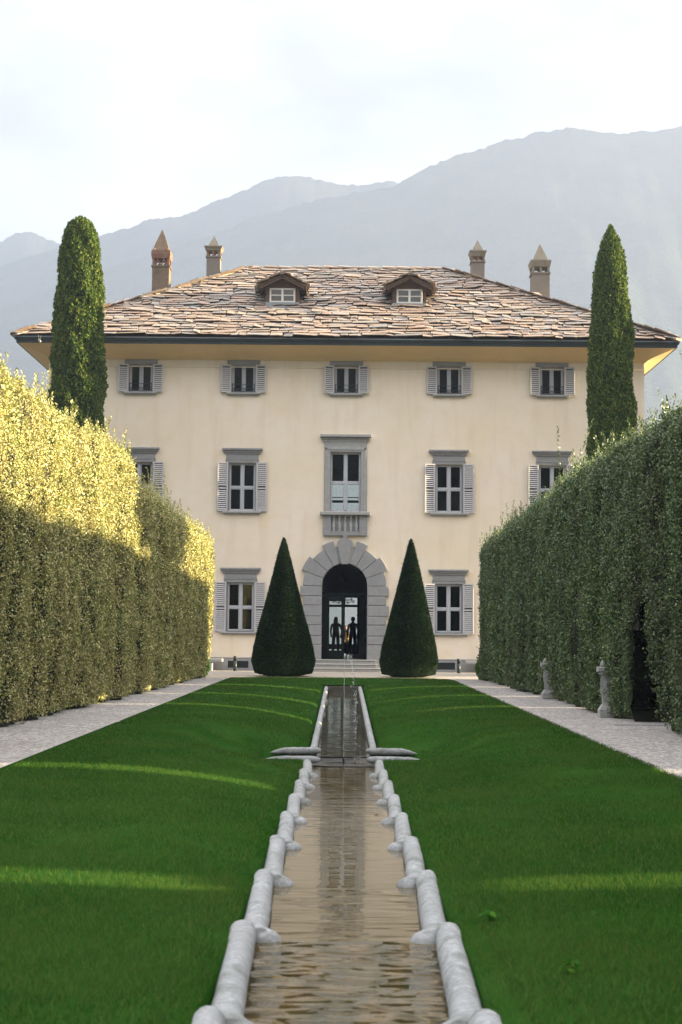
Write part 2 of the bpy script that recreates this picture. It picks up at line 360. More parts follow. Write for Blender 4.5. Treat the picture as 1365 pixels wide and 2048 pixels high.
# ground sheet with a slot left open for the sunken lawn
g = MB()
xs = [-400, -3.9, 3.75, 400]; ys = [-300, -8, 47.4, 78]
for i in range(3):
    for j in range(3):
        if i == 1 and j == 1: continue
        g.add([(xs[i], ys[j], -.02), (xs[i + 1], ys[j], -.02), (xs[i + 1], ys[j + 1], -.02), (xs[i], ys[j + 1], -.02)], [(0, 1, 2, 3)])
g.add([(-400, 78, -.02), (400, 78, -.02), (400, 79, -6), (-400, 79, -6)], [(0, 1, 2, 3)])
struct(g.build('ground', M['ground']))
struct(MB().add([(-630, 78.9, -3), (550, 78.9, -3), (550, 2590, -3), (-630, 2590, -3)], [(0, 1, 2, 3)]).build('lake', M['lake']))
for nm, x0, x1 in (('gravel_path', -6.6, -3.66), ('gravel_path', 3.5, 7.0)):
    nx, ny = 14, 220; X, Y = np.meshgrid(np.linspace(x0, x1, nx), np.linspace(-8, 47.3, ny))
    Z = .004 + .008 * snoise(X * 2, Y * 2, seed=3) * (1 if True else 0)
    Vv = np.stack([X, Y, Z], -1).reshape(-1, 3); ii = np.arange((ny - 1) * nx).reshape(ny - 1, nx)[:, :-1].ravel()
    struct(link(nm, npmesh(nm, Vv, np.stack([ii, ii + 1, ii + nx + 1, ii + nx], 1), True), M['gravel']))
struct(MB().add([(-30, 47.3, -.004), (30, 47.3, -.004), (30, 55.3, .0), (-30, 55.3, .0)], [(0, 1, 2, 3)]).build('forecourt', M['forecourt']))

def lawn_half(X):
    return np.interp(X, [0], [0])
def lawn_end(x):     # far edge of the lawn, corners rounded
    a = np.abs(x); return 47.15 - np.where(a > 2.3, 1.6 * ((a - 2.3) / 1.35) ** 2.4, 0)
# lawn: two banks beside the rill and a strip at the far end
parts = []
for s_, xe in ((-1, 3.68), (1, 3.52)):
    nx, ny = 34, 300
    u = np.linspace(0, 1, nx); yy = np.linspace(-8, 1, ny)
    xi = .60
    Xg = xi + (xe - xi) * u[None, :] + 0 * np.zeros((ny, 1)); Tg = np.linspace(0, 1, ny)[:, None] + 0 * Xg
    Yg = -8 + (lawn_end(Xg) + 8) * Tg
    Xg = Xg * s_ + .03 * np.clip((1.6 - np.abs(Xg)) / 1.0, 0, 1)
    Zg = lawn_z(Xg, Yg) + .012 * snoise(Xg * 1.3, Yg * 1.3, seed=5) * np.clip((3.5 - np.abs(Xg)) * 2, 0, 1) + .012
    # drop the inner side under the cross channel
    hole = (np.abs(Xg) < 1.25) & (Yg > 22.25) & (Yg < 23.4); Zg = np.where(hole, Zg - .25, Zg)
    Vv = np.stack([Xg, Yg, Zg], -1).reshape(-1, 3); ii = np.arange((ny - 1) * nx).reshape(ny - 1, nx)[:, :-1].ravel()
    q = np.stack([ii, ii + 1, ii + nx + 1, ii + nx], 1)
    if s_ < 0: q = q[:, ::-1]
    # skirt at the outer edge
    e = np.arange(ny) * nx + nx - 1; base = len(Vv); Sk = Vv[e].copy(); Sk[:, 2] -= .12; Vv = np.concatenate([Vv, Sk])
    k = np.arange(ny - 1); q2 = np.stack([e[:-1], base + k, base + k + 1, e[1:]], 1)
    if s_ < 0: q2 = q2[:, ::-1]
    e = np.arange(ny) * nx; base = len(Vv); Sk = Vv[e].copy(); Sk[:, 2] -= .5; Vv = np.concatenate([Vv, Sk]); q3 = np.stack([e[1:], base + k + 1, base + k, e[:-1]], 1)
    if s_ < 0: q3 = q3[:, ::-1]
    parts.append((Vv, np.concatenate([q, q2, q3])))
nx, ny = 12, 14; X, T = np.meshgrid(np.linspace(-.572, .632, nx), np.linspace(0, 1, ny)); Y = 43.3 + (47.15 - 43.3) * T
Z = lawn_z(np.full_like(X, .80), Y) + .012
ii = np.arange((ny - 1) * nx).reshape(ny - 1, nx)[:, :-1].ravel()
parts.append((np.stack([X, Y, Z], -1).reshape(-1, 3), np.stack([ii, ii + 1, ii + nx + 1, ii + nx], 1)))
Vv, Qv = vcat(*parts)
struct(link('lawn', npmesh('lawn', Vv, Qv, True), M['turf']))
# grass blades
def blades(n, y0, y1, h, wdt):
    Y = y0 + (y1 - y0) * rng.random(n); hw = np.minimum(.255 * Y + .5, 3.6)
    X = rng.uniform(-1, 1, n) * hw; ok = (np.abs(X - .03) > .605) | (Y > 43.4)
    X, Y = X[ok], Y[ok]; ok = (Y < lawn_end(X)) & (X > -3.72) & (X < 3.56) & ~((np.abs(X) < 1.3) & (Y > 22.2) & (Y < 23.5)); X, Y = X[ok], Y[ok]; n = len(X)
    Z = lawn_z(np.where((Y > 43.3) & (np.abs(X - .03) < .75), .80, X), Y) + .008; a = rng.uniform(0, 6.28, n); hh = h * rng.uniform(.5, 1.3, n); ww = wdt * rng.uniform(.7, 1.3, n)
    lean = rng.normal(0, .45, (n, 2)) * hh[:, None]
    c, s2 = np.cos(a) * ww / 2, np.sin(a) * ww / 2
    P0 = np.stack([X - c, Y - s2, Z], 1); P1 = np.stack([X + c, Y + s2, Z], 1); P2 = np.stack([X + lean[:, 0], Y + lean[:, 1], Z + hh], 1)
    V = np.stack([P0, P1, P2], 1).reshape(-1, 3); return V, np.arange(3 * n).reshape(n, 3)
Vg, Qg = vcat(blades(170000, 4.6, 10, .036, .0045), blades(150000, 10, 18, .036, .0065), blades(110000, 18, 30, .034, .010), blades(70000, 30, 47.2, .032, .016))
tag(link('grass', npmesh('grass', Vg, Qg), M['grass']), 'short clipped green lawn grass on both banks of the rill', 'grass', kind='stuff')

# ------------------------------------------------------------------ rill: bed, water, edging stones
CX = .03
bed = MB()
for k in range(9):
    y1 = 5.87 + 2.02 * k; 
    zt = float(np.interp(y1, [5.87, 22.03], [0.0, -.44]))
    bed.box(CX - .56, CX + .56, y1 - 2.02, y1 - .002 if k < 8 else y1 + .05, zt - .55, zt - .15)
bed.box(CX - 2.0, CX + 2.0, 22.08, 23.55, -1.2, -.66)
bed.box(CX - .50, CX + .50, 23.55, 43.3, -1.0, -.62)
bed.box(CX - .565, CX + .565, 43.0, 43.3, -.62, -.13)
for s_ in (-1, 1):
    bed.add([(CX + s_ * .47, 23.5, -1), (CX + s_ * .47, 43.2, -1), (CX + s_ * .47, 43.2, -.15), (CX + s_ * .47, 23.5, -.46),
             (CX + s_ * .56, 23.5, -1), (CX + s_ * .56, 43.2, -1), (CX + s_ * .56, 43.2, -.15), (CX + s_ * .56, 23.5, -.46)], [(0, 1, 2, 3), (4, 5, 6, 7), (3, 2, 6, 7)])
struct(bed.build('rill_bed', M['rill_bed']))
for k in range(-1, 9):
    y1 = 5.87 + 2.02 * k; zt = 0.055 if k < 0 else float(np.interp(y1, [5.87, 22.03], [0.0, -.44]))
    y0 = y1 - 2.02 if k >= 0 else -6
    zw = zt - .118
    m_ = M['water_near'] if k <= 1 else M['water_step'] if k == 2 else M['water']
    nx, ny = 3, 3
    struct(MB().add([(CX - .56, y0 + .01, zw), (CX + .56, y0 + .01, zw), (CX + .56, y1 + .01, zw), (CX - .56, y1 + .01, zw), (CX + .56, y1 + .03, zw - .056), (CX - .56, y1 + .03, zw - .056)],
                    [(0, 1, 2, 3), (3, 2, 4, 5)]).build('rill_water', m_))
struct(MB().add([(CX - 1.9, 22.09, -.55), (CX + 1.9, 22.09, -.55), (CX + 1.9, 23.55, -.545), (CX - 1.9, 23.55, -.545)], [(0, 1, 2, 3)]).build('fountain_basin_water', M['water_fall']))
struct(MB().add([(CX - .47, 23.5, -.53), (CX + .47, 23.5, -.53), (CX + .47, 43.05, -.30), (CX - .47, 43.05, -.30)], [(0, 1, 2, 3)]).build('upper_rill_water', M['water_upper']))

def log_mesh(pts, rad, n=16, seed=0, cut=True):
    b = MB(); b.tube(pts, rad, n); V = np.array(b.v); nn = len(V)
    V += np.stack([snoise(V[:, 0] * 14 + seed, V[:, 1] * 9, V[:, 2] * 14, seed=1 + k) for k in range(3)], 1) * .007
    b.v = [tuple(v) for v in V]; return b
ORD = ['nearest', 'second nearest', 'third nearest', 'fourth nearest', 'fifth nearest', 'sixth nearest', 'seventh nearest', 'eighth nearest', 'ninth nearest']
for s_, side in ((-1, 'left'), (1, 'right')):
    for k in range(9):
        y1 = 5.87 + 2.02 * k; zt = float(np.interp(y1, [5.87, 22.03], [0.0, -.44]))
        L = 2.02; r = .075
        ax = .557
        fr = [0, .012, .05, .1, .2, .3, .4, .5, .6, .7, .8, .87, .92, .96, .985, 1.0]
        pts = []; rad = []
        for t in fr:
            inn = .055 * t + (.0 if t < .90 else .035 * ((t - .90) / .10))
            yy = y1 - L * t - (.0); 
            dz = -.004 * t
            pts.append((s_ * (ax - inn), yy, zt - r + dz)); rad.append(r * (1 if t > .01 else .97) * (1 - (0 if t < .9 else -.10 * min(1, (t - .9) / .06))))
        ex_, ey_, ez_ = pts[-1]
        b = log_mesh(pts, rad, 18, k * 3 + (7 if s_ > 0 else 0))
        lob = MB().ell((ex_ - s_ * .030, ey_ + .035, ez_ - .002), (.090, .088, .074), 18, 14).ell((ex_ - s_ * .008, ey_ + .07, ez_ + .001), (.080, .12, .0735), 16, 12); b.add(lob.v, lob.f)
        o = b.build('edging_stone', M['rill_stone'], None, True, (CX, 0, 0))
        tag(o, f'{ORD[k]} rounded granite stone in the chain edging the {side} side of the rill' if k else f'rounded granite edging stone cut off by the photo bottom, {side} of the rill', 'edging stone', 'rounded stones edging the stepped rill')
    # long straight border of the upper rill
    ys_ = np.linspace(23.55, 43.1, 60); r = .062
    pts = [(s_ * (.505), y, float(zc(y)) - r + .006) for y in ys_]
    pts = pts + [(s_ * .505, 43.16, pts[-1][2] - .01), (s_ * .505, 43.19, pts[-1][2] - .02)]
    log_mesh(pts, [r] * 60 + [r * .8, r * .3], 12, 3).build('border_stone', M['rill_stone'], None, True, (CX, 0, 0))
    tag(col.objects[-1], f'long straight rounded stone border on the {side} side of the narrow upper rill', 'stone border', 'rounded borders of the upper rill')
    for yy, x1, zz, what in ((23.5, 1.20, -.375, 'far'), (22.35, 1.30, -.415, 'near')):
        pts = [(s_ * (.36 + (x1 - .36) * t), yy - .02 * t, zz - .058 - .055 * (t > .75) * (t - .75) * 4 * .6) for t in np.linspace(0, 1, 14)]
        rad = [.028, .052] + [.058] * 7 + [.054, .048, .038, .026, .008]
        pts[0] = (pts[0][0] - s_ * .0, pts[0][1], pts[0][2])
        o = log_mesh(pts, rad, 14, 5).build('cross_stone', M['rill_stone'], None, True, (CX, 0, 0))
        tag(o, f'{what} tapering stone arm reaching into the {side} lawn beside the fountain', 'stone arm', 'tapering stone arms at the fountain basin')

# fountain nozzle and jet
fj = empty('fountain_jet', (CX, 22.6, -.6), 'thin upright water jet rising from a small dark nozzle in the rill', 'fountain')
MB().lathe([(.018, -.05), (.018, .06), (.014, .13), (.010, .15)], n=10).build('nozzle', M['iron'], fj, True)
b = MB(); n_ = 26
b.tube([(.002 * math.sin(i * 1.7), 0, .15 + 1.62 * i / n_) for i in range(n_ + 1)], [.0035 + .003 * (i / n_) ** 2 for i in range(n_ + 1)], 6)
b.tube([(.01 + .01 * math.sin(i), -.0, 1.77 - .12 * abs(i - 3) / 3 + .03 * math.sin(2 * i)) for i in range(6)], [.006, .010, .012, .013, .009, .005], 6)
b.build('water_jet', M['jet'], fj, True)
b = MB()
for i in range(150):
    t = random.random() ** .8; x = .02 + .22 * t ** .6 + random.gauss(0, .014 + .02 * t); z = 1.72 - 1.68 * t ** 1.7 + random.gauss(0, .03)
    r_ = random.uniform(.003, .0085); b.ell((x, random.gauss(0, .03 + .03 * t), z), (r_ * .8, r_ * .8, r_ * random.uniform(1.2, 3)), 6, 4)
tag(b.build('droplets', M['jet'], fj, True), kind='stuff')
for x, y, lb in ((.30, 16.4, 'small brown fallen leaf floating far out on the rill water'), (.36, 15.0, 'tiny dark fallen leaf floating on the rill near the right stones')):
    zt = float(np.interp(y, [5.87, 22.03], [0.0, -.44])) - .08
    zz = 0
    for k in range(9):
        if 5.87 + 2.02 * (k - 1) < y <= 5.87 + 2.02 * k: zz = float(np.interp(5.87 + 2.02 * k, [5.87, 22.03], [0.0, -.44])) - .112
    b = MB().add([(0, -.03, 0), (.03, 0, .004), (.012, .035, .006), (-.02, .01, .004)], [(0, 1, 2, 3)]); b.add([(0, -.03, -.003), (.03, 0, .001), (.012, .035, .003), (-.02, .01, .001)], [(3, 2, 1, 0)])
    tag(b.build('fallen_leaf', M['autumn'], None, False, (x, y, zz)), lb, 'leaf', 'fallen leaves on the rill')

# ------------------------------------------------------------------ villa
VX, VY = .06, 55.4
villa = empty('villa', (VX, VY, 0), 'three-storey cream villa with grey shutters and a hipped stone slab roof', 'villa')
HW, DEP = 11.73, 14.8
COLX = [-8.1, -4.05, 0, 4.05, 8.1]
openings = []     # x0,x1,z0,z1
for i, x in enumerate(COLX):
    openings.append((x - .45, x + .45, 10.87, 11.99))
    if i != 2:
        openings.append((x - .52, x + .52, 6.20, 8.09)); openings.append((x - .52, x + .52, 1.50, 3.42))
openings.append((-.60, .60, 6.19, 8.55)); openings.append((-.88, .88, .45, 4.19))
def holed_wall(xa, xb, za, zb, ops, y0, y1):
    b = MB(); X = sorted({xa, xb} | {o[0] for o in ops} | {o[1] for o in ops}); Z = sorted({za, zb} | {o[2] for o in ops} | {o[3] for o in ops})
    def hole(i, j):
        cx, cz = (X[i] + X[i + 1]) / 2, (Z[j] + Z[j + 1]) / 2
        return any(o[0] < cx < o[1] and o[2] < cz < o[3] for o in ops)
    for i in range(len(X) - 1):
        for j in range(len(Z) - 1):
            if hole(i, j): continue
            a, c, e, f_ = X[i], X[i + 1], Z[j], Z[j + 1]
            b.add([(a, y0, e), (c, y0, e), (c, y0, f_), (a, y0, f_)], [(0, 1, 2, 3)]); b.add([(a, y1, e), (c, y1, e), (c, y1, f_), (a, y1, f_)], [(3, 2, 1, 0)])
    for a, c, e, f_ in ops:
        b.add([(a, y0, e), (c, y0, e), (c, y0, f_), (a, y0, f_), (a, y1, e), (c, y1, e), (c, y1, f_), (a, y1, f_)], [(0, 4, 5, 1), (1, 5, 6, 2), (2, 6, 7, 3), (3, 7, 4, 0)])
    return b
w_ = holed_wall(-HW, HW, 0, 12.3, openings, 0, .45)
back_ops = [(-.82, .74, .45, 3.35), (-.9, .9, 6.3, 8.9)]
wb = holed_wall(-HW, HW, 0, 12.3, back_ops, DEP - .45, DEP); w_.add(wb.v, wb.f)
w_.box(-HW, -HW + .4, .45, DEP - .45, 0, 12.3); w_.box(HW - .4, HW, .45, DEP - .45, 0, 12.3)
w_.build('wall', M['plaster'], villa)
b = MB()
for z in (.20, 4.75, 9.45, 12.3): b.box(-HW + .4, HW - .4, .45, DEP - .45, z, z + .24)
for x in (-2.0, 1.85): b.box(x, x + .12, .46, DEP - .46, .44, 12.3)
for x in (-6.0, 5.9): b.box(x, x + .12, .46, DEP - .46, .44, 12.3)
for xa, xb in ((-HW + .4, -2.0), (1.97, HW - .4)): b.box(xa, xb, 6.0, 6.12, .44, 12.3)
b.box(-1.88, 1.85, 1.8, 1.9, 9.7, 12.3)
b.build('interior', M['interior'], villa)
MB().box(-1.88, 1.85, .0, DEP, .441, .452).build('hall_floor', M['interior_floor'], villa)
# plinth, string line
p = MB(); gr = [(-4.50, -3.70, .10, .37), (3.5, 4.30, .10, .37)]
pw = holed_wall(-HW - .05, HW + .05, 0, .47, gr + [(-1.36, 1.36, -.01, .471)], -.05, -.002)
p.add(pw.v, pw.f); p.box(-HW - .05, -1.37, -.065, -.001, .47, .50, .01); p.box(1.37, HW + .05, -.065, -.001, .47, .50, .01)
p.build('plinth', M['stone'], villa)
for a, c, e, f_ in gr:
    b = MB().box(a, c, -.03, -.015, e, f_); b.box(a, c, -.045, -.03, e, e + .025); b.box(a, c, -.045, -.03, f_ - .025, f_)
    n_ = 9
    for i in range(n_): xx = a + (c - a) * (i + .5) / n_; b.box(xx - .012, xx + .012, -.046, -.03, e, f_)
    b.box(a, c, -.050, -.046, (e + f_) / 2 - .01, (e + f_) / 2 + .01)
    b.build('cellar_grate', M['iron'], villa)
MB().box(-HW - .03, HW + .03, -.035, -.001, 11.87, 11.90, .008).build('string_course', M['plaster'], villa)
# cove soffit swept round the eaves
prof = [(0.0, 11.98)] ; prof = [(.0, 12.16), (.04, 12.18), (.10, 12.24), (.22, 12.31), (.42, 12.39), (.66, 12.47), (.88, 12.54), (1.02, 12.585)]
def sweep(profile, closed=False):
    b = MB(); rows = []
    for o_, z in profile:
        rows.append(len(b.v)); b.v += [(-HW - o_, -o_, z), (HW + o_, -o_, z), (HW + o_, DEP + o_, z), (-HW - o_, DEP + o_, z)]
    prs = list(zip(rows, rows[1:])) + ([(rows[-1], rows[0])] if closed else [])
    for a, c in prs:
        for i in range(4): b.f.append((a + i, a + (i + 1) % 4, c + (i + 1) % 4, c + i))
    return b
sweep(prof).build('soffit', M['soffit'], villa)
sweep([(1.02, 12.585), (1.07, 12.585), (1.075, 12.70), (1.02, 12.70)], True).build('fascia', M['gutter'], villa)
gt = sweep([(1.05, 12.705), (1.09, 12.69), (1.13, 12.72), (1.145, 12.79), (1.05, 12.79)], True).build('gutter', M['gutter'], villa)
sweep([(1.10, 12.793), (1.155, 12.793), (1.16, 12.835), (1.10, 12.835)], True).build('gutter_rim', M['gutter_rim'], gt)
# roof
E0 = 1.10; EZ = 12.86; SL = .579; RD = 8.4; RZ = EZ + SL * RD
ex = HW + E0; rx0, rx1 = -4.3, 4.3; ya, yb = -E0, DEP + E0; yr = -E0 + RD
rb = MB().add([(-ex, ya, EZ - .05), (ex, ya, EZ - .05), (ex, yb, EZ - .05), (-ex, yb, EZ - .05), (rx0, yr, RZ - .06), (rx1, yr, RZ - .06)],
              [(0, 1, 5, 4), (1, 2, 5), (2, 3, 4, 5), (3, 0, 4), (3, 2, 1, 0)])
def slabs(b, A, U, Vv, width_fn, nlen, cl, skip=None):
    """A origin at eave, U unit along eave, Vv unit up the slope"""
    Nn = U.cross(Vv).normalized(); k = 0; v = -.06
    while v < nlen:
        ex_ = cl * random.uniform(.85, 1.15)
        u0, u1 = width_fn(max(0, v)); u = u0 + random.uniform(-.6, 0)
        while u < u1:
            wd = random.choice([.35, .45, .6, .75, .95]) * random.uniform(.8, 1.2)
            uc = u + wd / 2
            if u0 - .15 < uc < u1 + .15 and not (skip and skip(uc, v)):
                ln = ex_ * random.uniform(1.4, 1.8); th = random.uniform(.018, .035); tilt = random.uniform(.11, .18)
                off = random.uniform(-.09, .09); sk = random.uniform(-.10, .08); side = random.uniform(-.03, .03)
                a_, c_ = max(u, u0 - .10), min(u + wd - .015, u1 + .10)
                out = [(a_, v + off), (a_ + (c_ - a_) * .3, v + off - random.uniform(.0, .05) + sk * .5), (a_ + (c_ - a_) * .75, v + off - random.uniform(0, .05) + sk), (c_, v + off + sk + random.uniform(0, .04)), (c_ - random.uniform(0, .06), v + ln), (a_ + random.uniform(0, .06), v + ln)]
                top = []; bot = []
                for (uu, vv) in out:
                    h = .035 + (ln - (vv - v)) * tilt + side * (uu - uc) / wd * 2
                    vv = min(vv, nlen + .1)
                    pz = A + U * uu + Vv * vv
                    top.append(tuple(pz + Nn * (h + th))); bot.append(tuple(pz + Nn * h))
                n = 6; b.add(top + bot, [tuple(range(n)), tuple(range(2 * n - 1, n - 1, -1))] + [(i, i + n, (i + 1) % n + n, (i + 1) % n) for i in range(n)])
            u += wd
        v += ex_ * .82
    return b
slope_len = RD * math.sqrt(1 + SL * SL); cs = 1 / math.sqrt(1 + SL * SL)
DORM = [(-2.62, 2.25), (2.60, 2.12)]
def skipf(u, v):
    return any(abs(u - ex - d[0]) < .62 and 2.35 / cs * .98 + .95 < v + .0 < 6.2 and v < 5.4 for d in DORM)
sb = MB()
slabs(sb, Vector((-ex, ya, EZ)), Vector((1, 0, 0)), Vector((0, cs, SL * cs)), lambda v: ((ex + rx0) * v / slope_len, 2 * ex - (ex - rx1) * v / slope_len), slope_len, .40)
# left and right hips
dl = ex + rx0; sl2 = (RZ - EZ) / dl; c2 = 1 / math.sqrt(1 + sl2 * sl2); L2 = dl / c2; dd = yb - ya
slabs(sb, Vector((-ex, yb, EZ)), Vector((0, -1, 0)), Vector((c2, 0, sl2 * c2)), lambda v: ((yb - yr) * v / L2, dd - (yr - ya) * v / L2), L2, .42)
slabs(sb, Vector((ex, ya, EZ)), Vector((0, 1, 0)), Vector((-c2, 0, sl2 * c2)), lambda v: ((yr - ya) * v / L2, dd - (yb - yr) * v / L2), L2, .42)
# ridge and hip cap stones
def caps(b, A, B, w_=.24):
    A, B = Vector(A), Vector(B); D = (B - A); n = int(D.length / .62); d = D.normalized(); s_ = d.cross(Vector((0, 0, 1))).normalized()
    for i in range(n):
        p0 = A + D * (i / n) - d * .06; p1 = A + D * ((i + 1) / n) + d * .05; h = random.uniform(.13, .17); wv = w_ * random.uniform(.8, 1.1)
        up = Vector((0, 0, 1)); vs_ = []
        for p_, hh in ((p0, h + .03), (p1, h - .005)):
            vs_ += [tuple(p_ - s_ * wv + up * (hh - .10)), tuple(p_ + up * hh), tuple(p_ + s_ * wv + up * (hh - .10)), tuple(p_ + s_ * wv + up * (hh - .15)), tuple(p_ - s_ * wv + up * (hh - .15))]
        b.add(vs_, [(0, 1, 2, 3, 4), (9, 8, 7, 6, 5), (0, 5, 6, 1), (1, 6, 7, 2), (2, 7, 8, 3), (3, 8, 9, 4), (4, 9, 5, 0)])
for A_, B_ in (((-ex, ya, EZ), (rx0, yr, RZ)), ((ex, ya, EZ), (rx1, yr, RZ)), ((rx0, yr, RZ), (rx1, yr, RZ))): caps(sb, A_, B_)
roof = sb.build('roof', M['slab'], villa)
rb.build('roof_deck', M['wood'], roof)

# windows -----------------------------------------------------------
def shutter_mesh(w, h):
    b = MB(); t = .045; f_ = .055
    b.box(0, f_, -t, 0, 0, h, .006); b.box(w - f_, w, -t, 0, 0, h, .006); b.box(f_, w - f_, -t, 0, 0, f_, .006); b.box(f_, w - f_, -t, 0, h - f_, h, .006)
    if h > 1.4: b.box(f_, w - f_, -t, 0, h * .47 - .03, h * .47 + .03, .006)
    z = f_ + .02
    while z < h - f_ - .04:
        if not (h > 1.4 and abs(z + .02 - h * .47) < .055):
            b.add([(f_, -.042, z), (w - f_, -.042, z), (w - f_, -.022, z + .045), (f_, -.022, z + .045), (f_, -.036, z - .006), (w - f_, -.036, z - .006), (w - f_, -.014, z + .040), (f_, -.014, z + .040)],
                  [(0, 1, 2, 3), (7, 6, 5, 4), (0, 4, 5, 1), (1, 5, 6, 2), (2, 6, 7, 3), (3, 7, 4, 0)])
        z += .078
    nf = len(b.f); b.box(f_, w - f_, -.004, -.001, f_, h - f_)
    me = b.mesh('shutter'); me.materials.append(M['shutter']); me.materials.append(M['louvre_shade'])
    for p_ in me.polygons[nf:]: p_.material_index = 1
    return me
def frame_mesh(w, h, rows=2):
    b = MB(); y0, y1 = .10, .16; o_ = .06
    b.box(-w, -w + o_, y0, y1, 0, h, .008); b.box(w - o_, w, y0, y1, 0, h, .008); b.box(-w + o_, w - o_, y0, y1, 0, o_, .008); b.box(-w + o_, w - o_, y0, y1, h - o_, h, .008)
    b.box(-.06, .06, y0 - .015, y1, o_, h - o_, .010)
    for x0, x1 in ((-w + o_, -.06), (.06, w - o_)):
        zz = [o_, h - o_] if rows == 1 else [o_, h * .49 - .05, h * .49 + .05, h - o_]
        if rows == 2: b.box(x0, x1, y0, y1, h * .49 - .05, h * .49 + .05, .008)
        for a, c in ([(zz[0], zz[1])] if rows == 1 else [(zz[0], zz[1]), (zz[2], zz[3])]):
            s = .022; b.box(x0, x0 + s, y0 + .012, y1 - .01, a, c); b.box(x1 - s, x1, y0 + .012, y1 - .01, a, c); b.box(x0 + s, x1 - s, y0 + .012, y1 - .01, a, a + s); b.box(x0 + s, x1 - s, y0 + .012, y1 - .01, c - s, c)
    return b.mesh('window')
def pane_mesh(w, h): return MB().add([(-w + .05, .135, .05), (w - .05, .135, .05), (w - .05, .135, h - .05), (-w + .05, .135, h - .05)], [(0, 1, 2, 3)]).mesh('pane')
def cornice(b, x, z0, z1, d=.16):     # moulded head, z0 bottom z1 top
    h = z1 - z0
    b.box(-x + .10, x - .10, -.07, -.001, z0, z0 + h * .30, .006); b.box(-x + .05, x - .05, -.11, -.001, z0 + h * .30 + .001, z0 + h * .62, .012); b.box(-x, x, -d, -.001, z0 + h * .62 + .001, z1, .012)
def sill_mesh(x, h=.12, d=.14):
    b = MB(); b.box(-x, x, -d, .10, -.075, 0, .01); b.box(-x + .06, x - .06, -d + .05, -.001, -h, -.076, .01); return b.mesh('sill')
def head_mesh(w):    # architrave + frieze + cornice above opening top (z=0)
    b = MB(); b.box(-w - .13, w + .13, -.035, .10, .0, .11, .008); b.box(-w - .13, w + .13, -.05, -.001, .111, .145, .006); b.box(-w - .11, w + .11, -.03, -.001, .146, .35, .005)
    cornice(b, w + .27, .351, .57); b.box(-w - .04, -w, -.03, .10, -1.9, -.001); b.box(w, w + .04, -.03, .10, -1.9, -.001)
    return b.mesh('window_surround')
def lintel_mesh(w):
    b = MB(); b.box(-w - .20, w + .20, -.03, .10, .0, .17, .008); b.box(-w - .03, -w, -.03, .10, -1.12, -.001); b.box(w, w + .03, -.03, .10, -1.12, -.001); return b.mesh('window_surround')
def rail_mesh(w):
    b = MB(); b.box(-w, w, -.05, -.03, .31, .33); b.box(-w, w, -.055, -.02, .145, .16); b.box(-w, w, -.055, -.02, .01, .025)
    for s_ in (-1, 1): b.box(s_ * w - .012, s_ * w + .012, -.055, -.02, 0, .36)
    n = 9
    for i in range(n):
        x0 = -w + 2 * w * i / n; x1 = x0 + 2 * w / n
        b.tube([(x0, -.04, .025), (x1, -.04, .145)], .007, 5); b.tube([(x1, -.04, .025), (x0, -.04, .145)], .007, 5)
    for i in range(4): x = -w + 2 * w * (i + .5) / 4; b.tube([(x, -.04, .16), (x, -.04, .31)], .005, 5)
    return b.mesh('railing')
ms3 = dict(f=frame_mesh(.45, 1.12, 1), p=pane_mesh(.45, 1.12), s=shutter_mesh(.40, 1.10), h=lintel_mesh(.45), sill=sill_mesh(.66), r=rail_mesh(.43))
ms2 = dict(f=frame_mesh(.52, 1.89), p=pane_mesh(.52, 1.89), s=shutter_mesh(.42, 1.92), h=head_mesh(.52), sill=sill_mesh(.76))
for k_, (mA) in (('f', 'frame'), ('p', 'glass'), ('h', 'stone'), ('sill', 'stone_pale')):
    for d in (ms3, ms2): d[k_].materials.append(M[mA])
ms3['r'].materials.append(M['iron'])
ROWN = {3: 'top', 2: 'middle', 1: 'ground'}
for i, x in enumerate(COLX):
    for row, z, ms, w, h in ((3, 10.87, ms3, .45, 1.12), (2, 6.20, ms2, .52, 1.89), (1, 1.515, ms2, .52, 1.89)):
        if i == 2 and row != 3: continue
        f_ = link('window', ms['f'], None, villa, (x, 0, z))
        link('pane', ms['p'], None, f_)
        hd = link('window_surround', ms['h'], None, f_, (0, 0, h + .002)); link('sill', ms['sill'], None, f_, (0, 0, 0 if row == 3 else -.015))
        sw = .40 if row == 3 else .42
        for s_ in (-1, 1):
            sh = link('shutter', ms['s'], None, f_, (s_ * (w + .035) if s_ > 0 else -(w + .035), -.045, .0 if row == 3 else -.02))
            ang = random.uniform(0, 13)
            if s_ < 0: sh.location.x = -(w + .035); sh.scale = (-1, 1, 1); sh.rotation_euler.z = R(ang) * 1
            else: sh.rotation_euler.z = -R(ang)
        if row == 3: link('railing', ms['r'], None, f_, (0, 0, .01))
# central window
f_ = link('window', frame_mesh(.60, 2.36), M['frame'], villa, (0, 0, 6.19)); link('pane', pane_mesh(.60, 2.36), M['glass'], f_)
b = MB()
for s_ in (-1, 1):
    x0, x1 = sorted((s_ * .60, s_ * .84)); b.box(x0, x1, -.06, .10, 0, 2.62, .012); x0, x1 = sorted((s_ * .72, s_ * .80)); b.box(x0, x1, -.085, -.061, 0, 2.52, .008)
b.box(-.60, .60, -.06, .10, 2.361, 2.62, .012); b.box(-.80, .80, -.085, -.061, 2.44, 2.52, .008); b.box(-.84, .84, -.05, -.001, 2.621, 2.76, .006); cornice(b, 1.0, 2.761, 3.04, .22)
b.build('window_surround', M['stone_pale'], f_)
MB().box(-.98, .98, -.26, .10, -.13, -.0, .015).build('sill', M['stone_pale'], f_)
bl = MB(); bl.box(-.86, -.55, -.14, -.002, -.93, -.131, .012); bl.box(.55, .86, -.14, -.002, -.93, -.131, .012); bl.box(-.549, .549, -.14, -.002, -.93, -.77, .012); bl.box(-.549, .549, -.035, -.002, -.769, -.131)
